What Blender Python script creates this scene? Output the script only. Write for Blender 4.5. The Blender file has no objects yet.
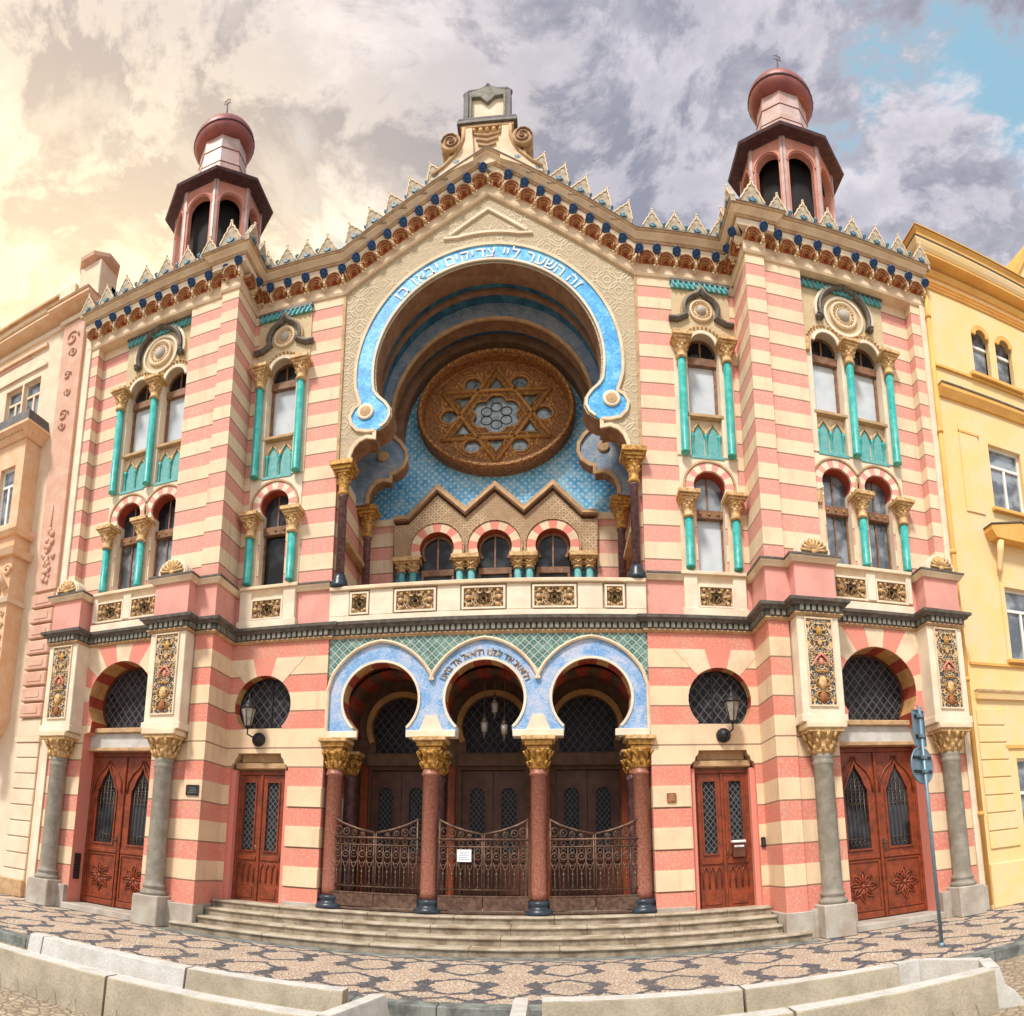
import bpy, bmesh, math, random
from mathutils import Vector, Matrix
from mathutils.geometry import tessellate_polygon
random.seed(7)
PI = math.pi
SC = bpy.context.scene
COL = SC.collection

# ------------------------------------------------------------------ camera (cylindrical panorama lens, as the photo's stitch)
FPX, CX, CY = 680.49, 532.54, 742.17
cam = bpy.data.cameras.new('camera')
cam.type = 'PANO'
cam.panorama_type = 'CENTRAL_CYLINDRICAL'
cam.central_cylindrical_range_u_min = (0 - CX) / FPX
cam.central_cylindrical_range_u_max = (1024 - CX) / FPX
cam.central_cylindrical_range_v_min = (CY - 1016) / FPX
cam.central_cylindrical_range_v_max = CY / FPX
cam.central_cylindrical_radius = 1.0
cam.clip_start = 0.05
cam.clip_end = 3000
camo = bpy.data.objects.new('camera', cam)
COL.objects.link(camo)
PITCH, YAW, ROLL = 0.16921, 0.025697, 0.0042466
camo.matrix_world = (Matrix.Translation((1.2836, -13.0, 1.65)) @ Matrix.Rotation(YAW, 4, 'Z') @ Matrix.Rotation(PITCH, 4, 'X')
                     @ Matrix.Rotation(ROLL, 4, 'Y') @ Matrix.Rotation(PI / 2, 4, 'X'))
SC.camera = camo

# ------------------------------------------------------------------ node helpers
def new_mat(name):
    m = bpy.data.materials.new(name); m.use_nodes = True
    nt = m.node_tree
    return m, nt, nt.nodes['Principled BSDF']
class G:
    """tiny node graph writer"""
    def __init__(s, nt): s.nt = nt
    def n(s, t, **k):
        x = s.nt.nodes.new(t)
        for a, b in k.items(): setattr(x, a, b)
        return x
    def put(s, sock, v):
        if hasattr(v, 'is_output'): s.nt.links.new(v, sock)
        else: sock.default_value = v
    def m(s, op, a, b=0.0, c=0.0, clamp=False):
        x = s.n('ShaderNodeMath', operation=op, use_clamp=clamp)
        s.put(x.inputs[0], a); s.put(x.inputs[1], b)
        if len(x.inputs) > 2: s.put(x.inputs[2], c)
        return x.outputs[0]
    def mix(s, f, a, b, mode='MIX'):
        x = s.n('ShaderNodeMix', data_type='RGBA', blend_type=mode)
        s.put(x.inputs[0], f); s.put(x.inputs[6], a if hasattr(a, 'is_output') else (*a[:3], 1)); s.put(x.inputs[7], b if hasattr(b, 'is_output') else (*b[:3], 1))
        return x.outputs[2]
    def sm(s, v, a, b, lo=0.0, hi=1.0):
        x = s.n('ShaderNodeMapRange', interpolation_type='SMOOTHSTEP')
        s.put(x.inputs[0], v); x.inputs[1].default_value = a; x.inputs[2].default_value = b; x.inputs[3].default_value = lo; x.inputs[4].default_value = hi
        return x.outputs[0]
    def obj(s, gen='Object'):
        return s.n('ShaderNodeTexCoord').outputs[gen]
    def xyz(s, v):
        x = s.n('ShaderNodeSeparateXYZ'); s.put(x.inputs[0], v); return x.outputs
    def comb(s, x, y, z):
        c = s.n('ShaderNodeCombineXYZ'); s.put(c.inputs[0], x); s.put(c.inputs[1], y); s.put(c.inputs[2], z); return c.outputs[0]
    def noise(s, v, sc, det=4, rough=0.55, col=False, dist=0.0):
        x = s.n('ShaderNodeTexNoise'); s.put(x.inputs['Vector'], v); x.inputs['Scale'].default_value = sc
        x.inputs['Detail'].default_value = det; x.inputs['Roughness'].default_value = rough; x.inputs['Distortion'].default_value = dist
        return x.outputs['Color' if col else 'Fac']
    def vor(s, v, sc, feat='F1', out='Distance'):
        x = s.n('ShaderNodeTexVoronoi', feature=feat); s.put(x.inputs['Vector'], v); x.inputs['Scale'].default_value = sc
        return x.outputs[out]
    def ramp(s, f, stops, interp='LINEAR'):
        x = s.n('ShaderNodeValToRGB'); cr = x.color_ramp; cr.interpolation = interp
        cr.elements.remove(cr.elements[1])
        cr.elements[0].position = stops[0][0]; cr.elements[0].color = (*stops[0][1][:3], 1)
        for p, c in stops[1:]:
            e = cr.elements.new(p); e.color = (*c[:3], 1)
        s.put(x.inputs[0], f); return x.outputs[0]
    def bump(s, h, strength=0.4, dist=0.02):
        x = s.n('ShaderNodeBump'); s.put(x.inputs['Height'], h); x.inputs['Strength'].default_value = strength; x.inputs['Distance'].default_value = dist
        return x.outputs[0]
M = {}
def simple(name, col, rough=0.75, metal=0.0, var=0.15, sc=6.0, bump=0.25, col2=None, fine=60.0, spec=0.4):
    """a colour with cloudy wear, fine grain and bump"""
    m, nt, b = new_mat(name); g = G(nt); o = g.obj()
    n1 = g.noise(o, sc, 5, 0.6); n2 = g.noise(o, fine, 3, 0.6)
    dark = tuple(c * (1 - var * 1.6) for c in col) if col2 is None else col2
    c = g.mix(g.sm(n1, 0.35, 0.68), col, dark)
    c = g.mix(g.m('MULTIPLY', g.sm(n2, 0.35, 0.75), var), c, tuple(x * 0.45 for x in col))
    g.put(b.inputs['Base Color'], c)
    b.inputs['Roughness'].default_value = rough; b.inputs['Metallic'].default_value = metal
    b.inputs['Specular IOR Level'].default_value = spec
    if bump: g.put(b.inputs['Normal'], g.bump(g.m('ADD', g.m('MULTIPLY', n1, 0.5), g.m('MULTIPLY', n2, 0.4)), bump, 0.02))
    M[name] = m; return m

# ------------------------------------------------------------------ world: sky texture seen through broken cloud
W = bpy.data.worlds.new('World'); SC.world = W; W.use_nodes = True
wn = W.node_tree; g = G(wn)
bg = wn.nodes['Background']
SUN_EL, SUN_AZ = math.radians(54), math.radians(205)      # azimuth clockwise from +Y (north): behind and left of the camera
sky = g.n('ShaderNodeTexSky', sky_type='NISHITA'); sky.sun_disc = False; sky.sun_elevation = SUN_EL; sky.sun_rotation = SUN_AZ
sky.air_density = 1.0; sky.dust_density = 1.5
d = g.obj('Generated'); X, Y_, Z_ = g.xyz(d)
def dens_at(dx, dy, dz):
    v = g.comb(g.m('ADD', X, dx), g.m('ADD', Y_, dy), g.m('MULTIPLY', g.m('ADD', Z_, dz), 2.1))
    wob = g.noise(v, 2.2, 2, 0.5, col=True)
    pw = g.n('ShaderNodeVectorMath', operation='MULTIPLY_ADD'); g.put(pw.inputs[0], wob); pw.inputs[1].default_value = (0.30, 0.30, 0.22); g.put(pw.inputs[2], v)
    pw = pw.outputs[0]
    b_ = g.noise(pw, 2.3, 3, 0.5); m_ = g.noise(pw, 6.5, 10, 0.64)
    return b_, m_, g.m('ADD', g.m('MULTIPLY', b_, 0.42), g.m('MULTIPLY', m_, 0.58))
big, mid, dens = dens_at(0.0, 0.0, 0.0)
_, _, dens2 = dens_at(-0.022, 0.0, 0.030)
cover = g.sm(g.m('SUBTRACT', dens, g.m('MULTIPLY', g.m('MULTIPLY', g.sm(X, 0.05, 0.55), g.sm(Z_, 0.62, 0.86)), 0.075)), 0.395, 0.475)
relief = g.sm(g.m('SUBTRACT', dens, dens2), -0.040, 0.045)      # side of each billow turned to the light
body = g.sm(dens, 0.44, 0.60)
shade = g.m('MULTIPLY', g.m('ADD', g.m('MULTIPLY', g.m('SUBTRACT', 1.0, relief), 0.62), g.m('MULTIPLY', body, 0.55)), 1.0, clamp=True)
low = g.sm(Z_, 0.90, 0.56)                        # 1 near the roofs, 0 overhead
left = g.sm(g.m('SUBTRACT', X, g.m('MULTIPLY', mid, 0.25)), -0.02, -0.62)
glow = g.m('MULTIPLY', low, left)
lit_c = g.mix(left, (0.52, 0.495, 0.53), (0.70, 0.60, 0.52))
lit_c = g.mix(glow, lit_c, (1.20, 0.98, 0.56))
drk_c = g.mix(left, (0.195, 0.20, 0.25), (0.32, 0.28, 0.27))
drk_c = g.mix(glow, drk_c, (0.78, 0.60, 0.37))
clouds = g.mix(shade, lit_c, drk_c)
skyc = g.n('ShaderNodeVectorMath', operation='SCALE'); g.put(skyc.inputs[0], sky.outputs[0]); skyc.inputs['Scale'].default_value = 0.10
skyv = g.mix(0.6, skyc.outputs[0], (0.26, 0.46, 0.55)); skyv = g.mix(glow, skyv, (0.80, 0.66, 0.42))
back = g.sm(Y_, -0.05, -0.35)                    # behind the viewer: even bright overcast
clouds = g.mix(back, clouds, (0.62, 0.62, 0.64))
final = g.mix(g.m('MAXIMUM', cover, g.m('MULTIPLY', back, 0.8)), skyv, clouds)
# ground half of the sphere: dull street tone
final = g.mix(g.sm(Z_, 0.0, -0.05), final, (0.22, 0.20, 0.18))
g.put(bg.inputs['Color'], final); bg.inputs['Strength'].default_value = 1.0

# ------------------------------------------------------------------ sun (thin overcast: broad and soft)
sl = bpy.data.lights.new('sun', 'SUN'); sl.energy = 2.4; sl.angle = math.radians(9); sl.color = (1.0, 0.94, 0.86)
so = bpy.data.objects.new('sun', sl); COL.objects.link(so)
dirv = Vector((math.sin(SUN_AZ) * math.cos(SUN_EL), math.cos(SUN_AZ) * math.cos(SUN_EL), math.sin(SUN_EL)))
so.rotation_euler = dirv.to_track_quat('Z', 'Y').to_euler()
so.location = (0, -20, 30)
SC.view_settings.view_transform = 'Standard'; SC.view_settings.look = 'None'
SC.view_settings.gamma = 1.0; SC.view_settings.exposure = 0.76; SC.view_settings.use_curve_mapping = False
try:
    SC.cycles.use_denoising = True
    SC.cycles.max_bounces = 7; SC.cycles.diffuse_bounces = 4; SC.cycles.glossy_bounces = 3
except Exception: pass

# ------------------------------------------------------------------ materials
CREAM, PINK = (0.78, 0.60, 0.40), (0.70, 0.27, 0.20)
def stripes(name, split=6.3):
    m, nt, b = new_mat(name); g = G(nt); o = g.obj(); x, y, z = g.xyz(o)
    # measured course heights: (z, colour above it)
    lo = [(0.96, 'c'), (1.37, 'p'), (1.75, 'c'), (2.18, 'p'), (2.56, 'c'), (2.99, 'p'), (3.39, 'c'), (4.20, 'p'), (4.58, 'c'), (4.99, 'p'), (5.36, 'c'), (5.76, 'p')]
    js = [7.67, 8.42, 9.10, 9.79, 10.43, 11.09, 11.71, 12.33, 12.94, 13.54, 14.09]
    for i, j in enumerate(js):
        lo.append((j, 'c'))
        if i + 1 < len(js): lo.append((j + (js[i + 1] - j) * 0.51, 'p'))
    f = 0.0
    for a, k in lo:
        t = g.m('GREATER_THAN', z, a)
        f = g.m('ADD' if k == 'c' else 'SUBTRACT', f, t)
    up = g.m('GREATER_THAN', z, split)
    jl = [0.96, 1.75, 2.56, 3.39, 3.79, 4.58, 5.36] + js
    joint = None
    for j in jl:
        d_ = g.m('ABSOLUTE', g.m('SUBTRACT', z, j))
        joint = d_ if joint is None else g.m('MINIMUM', joint, d_)
    joint = g.sm(joint, 0.019, 0.011)
    n1 = g.noise(o, 1.3, 6, 0.62); n2 = g.noise(o, 22.0, 4, 0.6); n3 = g.noise(g.comb(x, y, g.m('MULTIPLY', z, 0.15)), 5.0, 4, 0.6)
    pk = g.mix(up, (0.68, 0.215, 0.155), (0.70, 0.30, 0.245))
    cr = g.mix(up, (0.80, 0.60, 0.38), (0.80, 0.63, 0.43))
    c = g.mix(f, pk, cr)
    c = g.mix(g.sm(n1, 0.40, 0.68, 0, 0.38), c, (0.56, 0.38, 0.27))
    c = g.mix(g.sm(n2, 0.46, 0.7, 0, 0.30), c, (0.84, 0.68, 0.54)); c = g.mix(g.sm(g.noise(o, 70.0, 3, 0.6), 0.5, 0.72, 0, 0.22), c, (0.34, 0.20, 0.14))
    c = g.mix(g.sm(n3, 0.52, 0.72, 0, 0.30), c, (0.38, 0.26, 0.19))
    c = g.mix(g.m('MULTIPLY', joint, 0.78), c, (0.20, 0.10, 0.06))
    g.put(b.inputs['Base Color'], c); b.inputs['Roughness'].default_value = 0.85
    h = g.m('SUBTRACT', g.m('ADD', g.m('MULTIPLY', n2, 0.25), g.m('MULTIPLY', f, 0.35)), joint)
    g.put(b.inputs['Normal'], g.bump(h, 0.5, 0.02))
    M[name] = m
stripes('stripes')
simple('cream', (0.80, 0.65, 0.46), 0.85, var=0.12, sc=2.5, col2=(0.66, 0.50, 0.34))
simple('cream_pale', (0.82, 0.72, 0.56), 0.85, var=0.12, sc=2.0, col2=(0.70, 0.58, 0.44))
simple('pink', (0.74, 0.25, 0.19), 0.85, var=0.10, sc=2.0, col2=(0.66, 0.28, 0.21))
simple('pink_pale', (0.76, 0.36, 0.30), 0.85, var=0.10, sc=2.0)
simple('red_soffit', (0.42, 0.07, 0.035), 0.8, var=0.2, sc=4)
simple('tan_soffit', (0.62, 0.34, 0.13), 0.8, var=0.2, sc=4)
simple('dark_moulding', (0.085, 0.075, 0.065), 0.55, var=0.3, sc=8, col2=(0.16, 0.14, 0.12))
simple('grey_dentil', (0.42, 0.40, 0.36), 0.7, var=0.3, sc=12)
simple('dentil_grey', (0.27, 0.26, 0.21), 0.7, var=0.3, sc=12)
simple('merlon_stone', (0.56, 0.47, 0.34), 0.85, var=0.35, sc=9)
simple('crest_blue', (0.10, 0.27, 0.38), 0.5, var=0.4, sc=14)
simple('rose_tan', (0.58, 0.29, 0.09), 0.55, var=0.4, sc=14, col2=(0.38, 0.16, 0.04), bump=0.5)
simple('porch_brown_shaded', (0.13, 0.068, 0.04), 0.8, var=0.45, sc=5, col2=(0.19, 0.11, 0.07))  # arch brown darkened: the dimness inside the porch is painted into it
simple('tan_moulding', (0.58, 0.38, 0.20), 0.8, var=0.3, sc=5, col2=(0.40, 0.25, 0.14))
simple('brown_corbel', (0.42, 0.15, 0.055), 0.75, var=0.3, sc=9, col2=(0.22, 0.07, 0.03))
simple('deep_blue', (0.012, 0.05, 0.20), 0.35, var=0.3, sc=14, col2=(0.02, 0.10, 0.26))
simple('sky_glaze', (0.16, 0.42, 0.55), 0.4, var=0.3, sc=14)
simple('turquoise', (0.02, 0.36, 0.33), 0.4, var=0.45, sc=5, col2=(0.10, 0.50, 0.46), fine=35)
simple('turquoise_dull', (0.10, 0.38, 0.38), 0.5, var=0.3, sc=10, col2=(0.20, 0.45, 0.44))
simple('gold', (0.68, 0.38, 0.09), 0.5, metal=0.25, var=0.6, sc=12, col2=(0.24, 0.10, 0.02), bump=0.7)
simple('gold_cream', (0.76, 0.52, 0.25), 0.6, metal=0.05, var=0.45, sc=11, col2=(0.42, 0.23, 0.08), bump=0.6)
simple('red_granite', (0.27, 0.085, 0.055), 0.38, var=0.5, sc=26, col2=(0.42, 0.19, 0.13), fine=120)
simple('purple_marble', (0.10, 0.045, 0.05), 0.3, var=0.4, sc=9, col2=(0.20, 0.11, 0.12))
simple('grey_granite', (0.24, 0.215, 0.17), 0.65, var=0.4, sc=5, col2=(0.34, 0.31, 0.26), fine=90)
simple('pale_stone', (0.50, 0.46, 0.40), 0.8, var=0.35, sc=2.6, col2=(0.36, 0.30, 0.24))
simple('black_stone', (0.035, 0.05, 0.07), 0.3, var=0.3, sc=10)
simple('oak', (0.30, 0.060, 0.020), 0.42, var=0.6, sc=5, col2=(0.15, 0.035, 0.014), fine=28)
simple('dark_wood', (0.09, 0.03, 0.016), 0.45, var=0.4, sc=4, col2=(0.15, 0.055, 0.03))
simple('timber', (0.30, 0.15, 0.08), 0.6, var=0.3, sc=8)
simple('iron', (0.10, 0.055, 0.04), 0.5, metal=0.5, var=0.3, sc=12, col2=(0.20, 0.12, 0.08))
simple('iron_dark', (0.03, 0.03, 0.032), 0.5, metal=0.3, var=0.3, sc=12)
simple('rose_brown', (0.40, 0.17, 0.05), 0.6, var=0.5, sc=16, col2=(0.12, 0.045, 0.016), bump=0.9)
simple('arch_brown', (0.24, 0.125, 0.07), 0.8, var=0.45, sc=5, col2=(0.34, 0.20, 0.12))
simple('tower_pink', (0.55, 0.22, 0.16), 0.8, var=0.3, sc=3, col2=(0.64, 0.32, 0.25))
simple('copper_brown', (0.34, 0.11, 0.09), 0.45, metal=0.25, var=0.35, sc=4, col2=(0.24, 0.08, 0.09))
simple('eave_purple', (0.060, 0.026, 0.036), 0.6, var=0.4, sc=7, col2=(0.12, 0.05, 0.05))
simple('neck_metal', (0.50, 0.31, 0.27), 0.5, metal=0.1, var=0.4, sc=3, col2=(0.58, 0.46, 0.44))
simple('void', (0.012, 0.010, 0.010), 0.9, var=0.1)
simple('bronze', (0.16, 0.13, 0.10), 0.45, metal=0.7, var=0.3, sc=10)
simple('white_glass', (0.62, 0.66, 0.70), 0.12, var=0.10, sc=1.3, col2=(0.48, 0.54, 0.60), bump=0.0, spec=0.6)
simple('white', (0.80, 0.80, 0.78), 0.7, var=0.06, sc=5, bump=0.05)
simple('concrete', (0.47, 0.41, 0.31), 0.9, var=0.4, sc=3.2, col2=(0.35, 0.30, 0.22), fine=38, bump=0.6)
simple('concrete_light', (0.62, 0.61, 0.58), 0.9, var=0.3, sc=4, col2=(0.50, 0.48, 0.44), fine=40, bump=0.5)
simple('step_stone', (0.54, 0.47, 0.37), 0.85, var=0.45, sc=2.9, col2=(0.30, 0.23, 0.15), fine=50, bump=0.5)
simple('step_riser_shaded', (0.40, 0.33, 0.24), 0.9, var=0.6, sc=3.5, col2=(0.17, 0.125, 0.085), fine=40, bump=0.6)  # step stone with the risers' shade put into its colour, plus dirt blotches
simple('kerb_stone', (0.25, 0.27, 0.25), 0.85, var=0.4, sc=4, fine=50)
simple('yellow_wall', (0.82, 0.58, 0.25), 0.88, var=0.16, sc=1.4, col2=(0.78, 0.60, 0.36), fine=24)
simple('yellow_trim', (0.80, 0.46, 0.13), 0.85, var=0.2, sc=1.6, col2=(0.70, 0.37, 0.10))
simple('left_cream', (0.80, 0.66, 0.50), 0.85, var=0.10, sc=1.5, col2=(0.70, 0.55, 0.40))
simple('left_orange', (0.76, 0.46, 0.26), 0.85, var=0.3, sc=3, col2=(0.80, 0.58, 0.40))
simple('left_rose', (0.64, 0.37, 0.27), 0.85, var=0.3, sc=3, col2=(0.70, 0.47, 0.36))
simple('roof_metal', (0.075, 0.068, 0.075), 0.6, metal=0.0, var=0.4, sc=4, col2=(0.14, 0.125, 0.12))
simple('galvanised', (0.20, 0.33, 0.42), 0.45, metal=0.5, var=0.3, sc=9, col2=(0.20, 0.25, 0.28))
simple('paper', (0.82, 0.84, 0.88), 0.7, var=0.02, bump=0)
simple('ink', (0.10, 0.12, 0.22), 0.8, var=0.05, bump=0)
simple('lamp_glass', (0.36, 0.32, 0.27), 0.15, var=0.2, sc=10, bump=0)
simple('joint', (0.10, 0.085, 0.07), 0.95, var=0.2)

def glass_mat(name, c1, c2, rough=0.06, seed=0.0, coat=0.6, spec=0.9):
    m, nt, b = new_mat(name); g = G(nt); o = g.obj()
    n = g.noise(o, 1.7 + seed, 3, 0.5)
    g.put(b.inputs['Base Color'], g.mix(g.sm(n, 0.4, 0.62), c1, c2))
    b.inputs['Roughness'].default_value = rough; b.inputs['Specular IOR Level'].default_value = spec
    w = g.noise(o, 2.3, 2, 0.5); g.put(b.inputs['Normal'], g.bump(w, 0.05, 0.05))
    b.inputs['Coat Weight'].default_value = coat; b.inputs['Coat Roughness'].default_value = 0.04
    M[name] = m
glass_mat('dark_glass', (0.012, 0.012, 0.014), (0.05, 0.052, 0.06), coat=0.05, spec=0.22)
glass_mat('street_glass', (0.06, 0.08, 0.10), (0.26, 0.30, 0.34), seed=0.7)
glass_mat('rose_glass', (0.26, 0.32, 0.34), (0.10, 0.14, 0.16), seed=6)

def lattice_glass(name, k=7.0, line=(0.30, 0.28, 0.27), base=(0.012, 0.012, 0.014)):
    """leaded quarries: diamond leading over dark panes"""
    m, nt, b = new_mat(name); g = G(nt); x, y, z = g.xyz(g.obj())
    a = g.m('PINGPONG', g.m('MULTIPLY', g.m('ADD', x, g.m('MULTIPLY', z, 0.8)), k), 0.5)
    c = g.m('PINGPONG', g.m('MULTIPLY', g.m('SUBTRACT', x, g.m('MULTIPLY', z, 0.8)), k), 0.5)
    ln = g.m('GREATER_THAN', g.m('MAXIMUM', g.sm(a, 0.10, 0.03), g.sm(c, 0.10, 0.03)), 0.5)
    n = g.noise(g.obj(), 9, 2)
    bs = g.mix(g.sm(n, 0.4, 0.7), base, tuple(v * 3.0 for v in base))
    g.put(b.inputs['Base Color'], g.mix(ln, bs, line)); b.inputs['Roughness'].default_value = 0.4; b.inputs['Specular IOR Level'].default_value = 0.15
    g.put(b.inputs['Normal'], g.bump(ln, 0.6, 0.01))
    M[name] = m
lattice_glass('quarry_glass', 5.2, (0.11, 0.105, 0.11))
lattice_glass('quarry_fine', 9.0, (0.16, 0.17, 0.17))

def mosaic(name, c1, c2, c3, sc=22):
    m, nt, b = new_mat(name); g = G(nt); o = g.obj()
    col = g.vor(o, sc, 'F1', 'Color'); r = g.xyz(col)[0]
    n = g.noise(o, 2.4, 4, 0.6)
    f = g.m('ADD', g.m('MULTIPLY', r, 0.45), g.m('MULTIPLY', g.sm(n, 0.35, 0.65), 0.6))
    c = g.ramp(f, [(0.1, c1), (0.5, c2), (0.95, c3)])
    e = g.vor(o, sc, 'DISTANCE_TO_EDGE')
    c = g.mix(g.sm(e, 0.06, 0.0, 0, 0.5), c, tuple(v * 0.5 for v in c1))
    g.put(b.inputs['Base Color'], c); b.inputs['Roughness'].default_value = 0.4
    g.put(b.inputs['Normal'], g.bump(g.sm(e, 0.0, 0.08), 0.3, 0.008)); M[name] = m
mosaic('blue_mosaic', (0.02, 0.24, 0.62), (0.04, 0.40, 0.80), (0.20, 0.58, 0.86))
mosaic('pale_blue_mosaic', (0.13, 0.32, 0.62), (0.30, 0.46, 0.70), (0.56, 0.56, 0.66), 34)
mosaic('grey_blue_mosaic', (0.14, 0.22, 0.34), (0.24, 0.31, 0.40), (0.36, 0.38, 0.42))
mosaic('teal_vault', (0.015, 0.08, 0.16), (0.03, 0.14, 0.25), (0.07, 0.22, 0.32), 14)
mosaic('navy_vault', (0.02, 0.08, 0.20), (0.04, 0.15, 0.32), (0.08, 0.22, 0.40), 12)

def star_tiles():
    m, nt, b = new_mat('star_tiles'); g = G(nt); o = g.obj(); x, y, z = g.xyz(o)
    k = 5.4
    def cell(ox, oz):
        u = g.m('SUBTRACT', g.m('FRACT', g.m('ADD', g.m('MULTIPLY', x, k), ox)), 0.5)
        v = g.m('SUBTRACT', g.m('FRACT', g.m('ADD', g.m('MULTIPLY', z, k), oz)), 0.5)
        return g.m('SQRT', g.m('ADD', g.m('MULTIPLY', u, u), g.m('MULTIPLY', v, v)))
    dd = g.m('MINIMUM', cell(100.0, 100.0), cell(100.5, 100.5))
    dot = g.sm(dd, 0.24, 0.10)
    n = g.noise(o, 1.6, 4, 0.6)
    r = g.xyz(g.vor(o, 12, 'F1', 'Color'))[0]
    base = g.ramp(g.m('ADD', g.m('MULTIPLY', r, 0.35), g.m('MULTIPLY', n, 0.8)), [(0.20, (0.03, 0.20, 0.50)), (0.50, (0.10, 0.42, 0.70)), (0.80, (0.36, 0.60, 0.74))])
    c = g.mix(g.m('MULTIPLY', dot, 0.6), base, (0.70, 0.80, 0.84))
    g.put(b.inputs['Base Color'], c); b.inputs['Roughness'].default_value = 0.4; M['star_tiles'] = m
star_tiles()

def arabesque(name, base, line, k=3.0, dark=None):
    """interlaced circle tracery in low relief"""
    m, nt, b = new_mat(name); g = G(nt); o = g.obj(); x, y, z = g.xyz(o)
    wn_ = g.noise(o, 6, 2, 0.5)
    def ring(ox, oz, r, w):
        u = g.m('SUBTRACT', g.m('FRACT', g.m('ADD', g.m('MULTIPLY', x, k), ox + 100)), 0.5)
        v = g.m('SUBTRACT', g.m('FRACT', g.m('ADD', g.m('MULTIPLY', z, k), oz + 100)), 0.5)
        d_ = g.m('SQRT', g.m('ADD', g.m('MULTIPLY', u, u), g.m('MULTIPLY', v, v)))
        return g.sm(g.m('ABSOLUTE', g.m('SUBTRACT', d_, r)), w, w * 0.4)
    f = g.m('MAXIMUM', g.m('MAXIMUM', ring(0.5, 0.5, 0.42, 0.05), ring(0, 0, 0.42, 0.05)), g.m('MAXIMUM', ring(0.5, 0.5, 0.16, 0.05), ring(0, 0, 0.16, 0.05)))
    n = g.noise(o, 2.0, 5, 0.6)
    f = g.m('MULTIPLY', f, g.sm(g.noise(o, 1.1, 3, 0.6), 0.40, 0.62, 0.15, 1.0))
    c = g.mix(f, base, line)
    c = g.mix(g.sm(n, 0.45, 0.75, 0, 0.35), c, tuple(v * 0.72 for v in base))
    c = g.mix(g.sm(wn_, 0.5, 0.8, 0, 0.25), c, line)
    g.put(b.inputs['Base Color'], c); b.inputs['Roughness'].default_value = 0.85
    g.put(b.inputs['Normal'], g.bump(f, 0.7, 0.03)); M[name] = m
arabesque('arabesque', (0.47, 0.38, 0.25), (0.63, 0.53, 0.38), 1.9)
arabesque('arabesque_small', (0.62, 0.48, 0.27), (0.80, 0.68, 0.48), 8.0)
arabesque('arabesque_tan', (0.36, 0.23, 0.13), (0.74, 0.56, 0.36), 3.6)

def teal_lattice():
    m, nt, b = new_mat('teal_lattice'); g = G(nt); x, y, z = g.xyz(g.obj())
    k = 5.6
    a = g.m('PINGPONG', g.m('MULTIPLY', g.m('ADD', x, z), k), 0.5); c = g.m('PINGPONG', g.m('MULTIPLY', g.m('SUBTRACT', x, z), k), 0.5)
    ln = g.m('MAXIMUM', g.sm(a, 0.07, 0.035), g.sm(c, 0.07, 0.035))
    dot = g.sm(g.m('MINIMUM', a, c), 0.36, 0.44)
    n = g.noise(g.obj(), 7, 3)
    base = g.mix(g.sm(n, 0.4, 0.65), (0.045, 0.13, 0.115), (0.13, 0.26, 0.22))
    cc = g.mix(g.m('MULTIPLY', dot, 0.6), base, (0.30, 0.40, 0.34)); cc = g.mix(ln, cc, (0.52, 0.52, 0.45))
    g.put(b.inputs['Base Color'], cc); b.inputs['Roughness'].default_value = 0.5
    g.put(b.inputs['Normal'], g.bump(ln, 0.4, 0.01)); M['teal_lattice'] = m
teal_lattice()

def scroll_panel(name, ground, g1, g2, k=9.0):
    """painted stucco scrolls: mirrored about the panel's own centre line"""
    m, nt, b = new_mat(name); g = G(nt); x, y, z = g.xyz(g.obj())
    ax = g.m('ABSOLUTE', x)
    v = g.comb(ax, 0.0, z)
    nz = g.noise(v, 3.0, 2, 0.5, col=True)
    p = g.n('ShaderNodeVectorMath', operation='MULTIPLY_ADD'); g.put(p.inputs[0], nz); p.inputs[1].default_value = (0.35, 0.0, 0.35); g.put(p.inputs[2], v)
    e = g.noise(p.outputs[0], k, 1, 0.4)
    band = g.sm(g.m('ABSOLUTE', g.m('SUBTRACT', g.m('FRACT', g.m('MULTIPLY', e, 7.0)), 0.5)), 0.30, 0.20)
    hue = g.noise(v, 4.5, 1)
    fg = g.mix(g.sm(hue, 0.45, 0.55), g1, g2)
    c = g.mix(band, ground, fg)
    g.put(b.inputs['Base Color'], c); b.inputs['Roughness'].default_value = 0.6
    g.put(b.inputs['Normal'], g.bump(band, 0.9, 0.03)); M[name] = m
scroll_panel('scroll_panel', (0.035, 0.05, 0.07), (0.66, 0.40, 0.16), (0.58, 0.44, 0.28), 7.0)
scroll_panel('fret', (0.10, 0.045, 0.02), (0.66, 0.40, 0.14), (0.58, 0.40, 0.22), 10)

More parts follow.
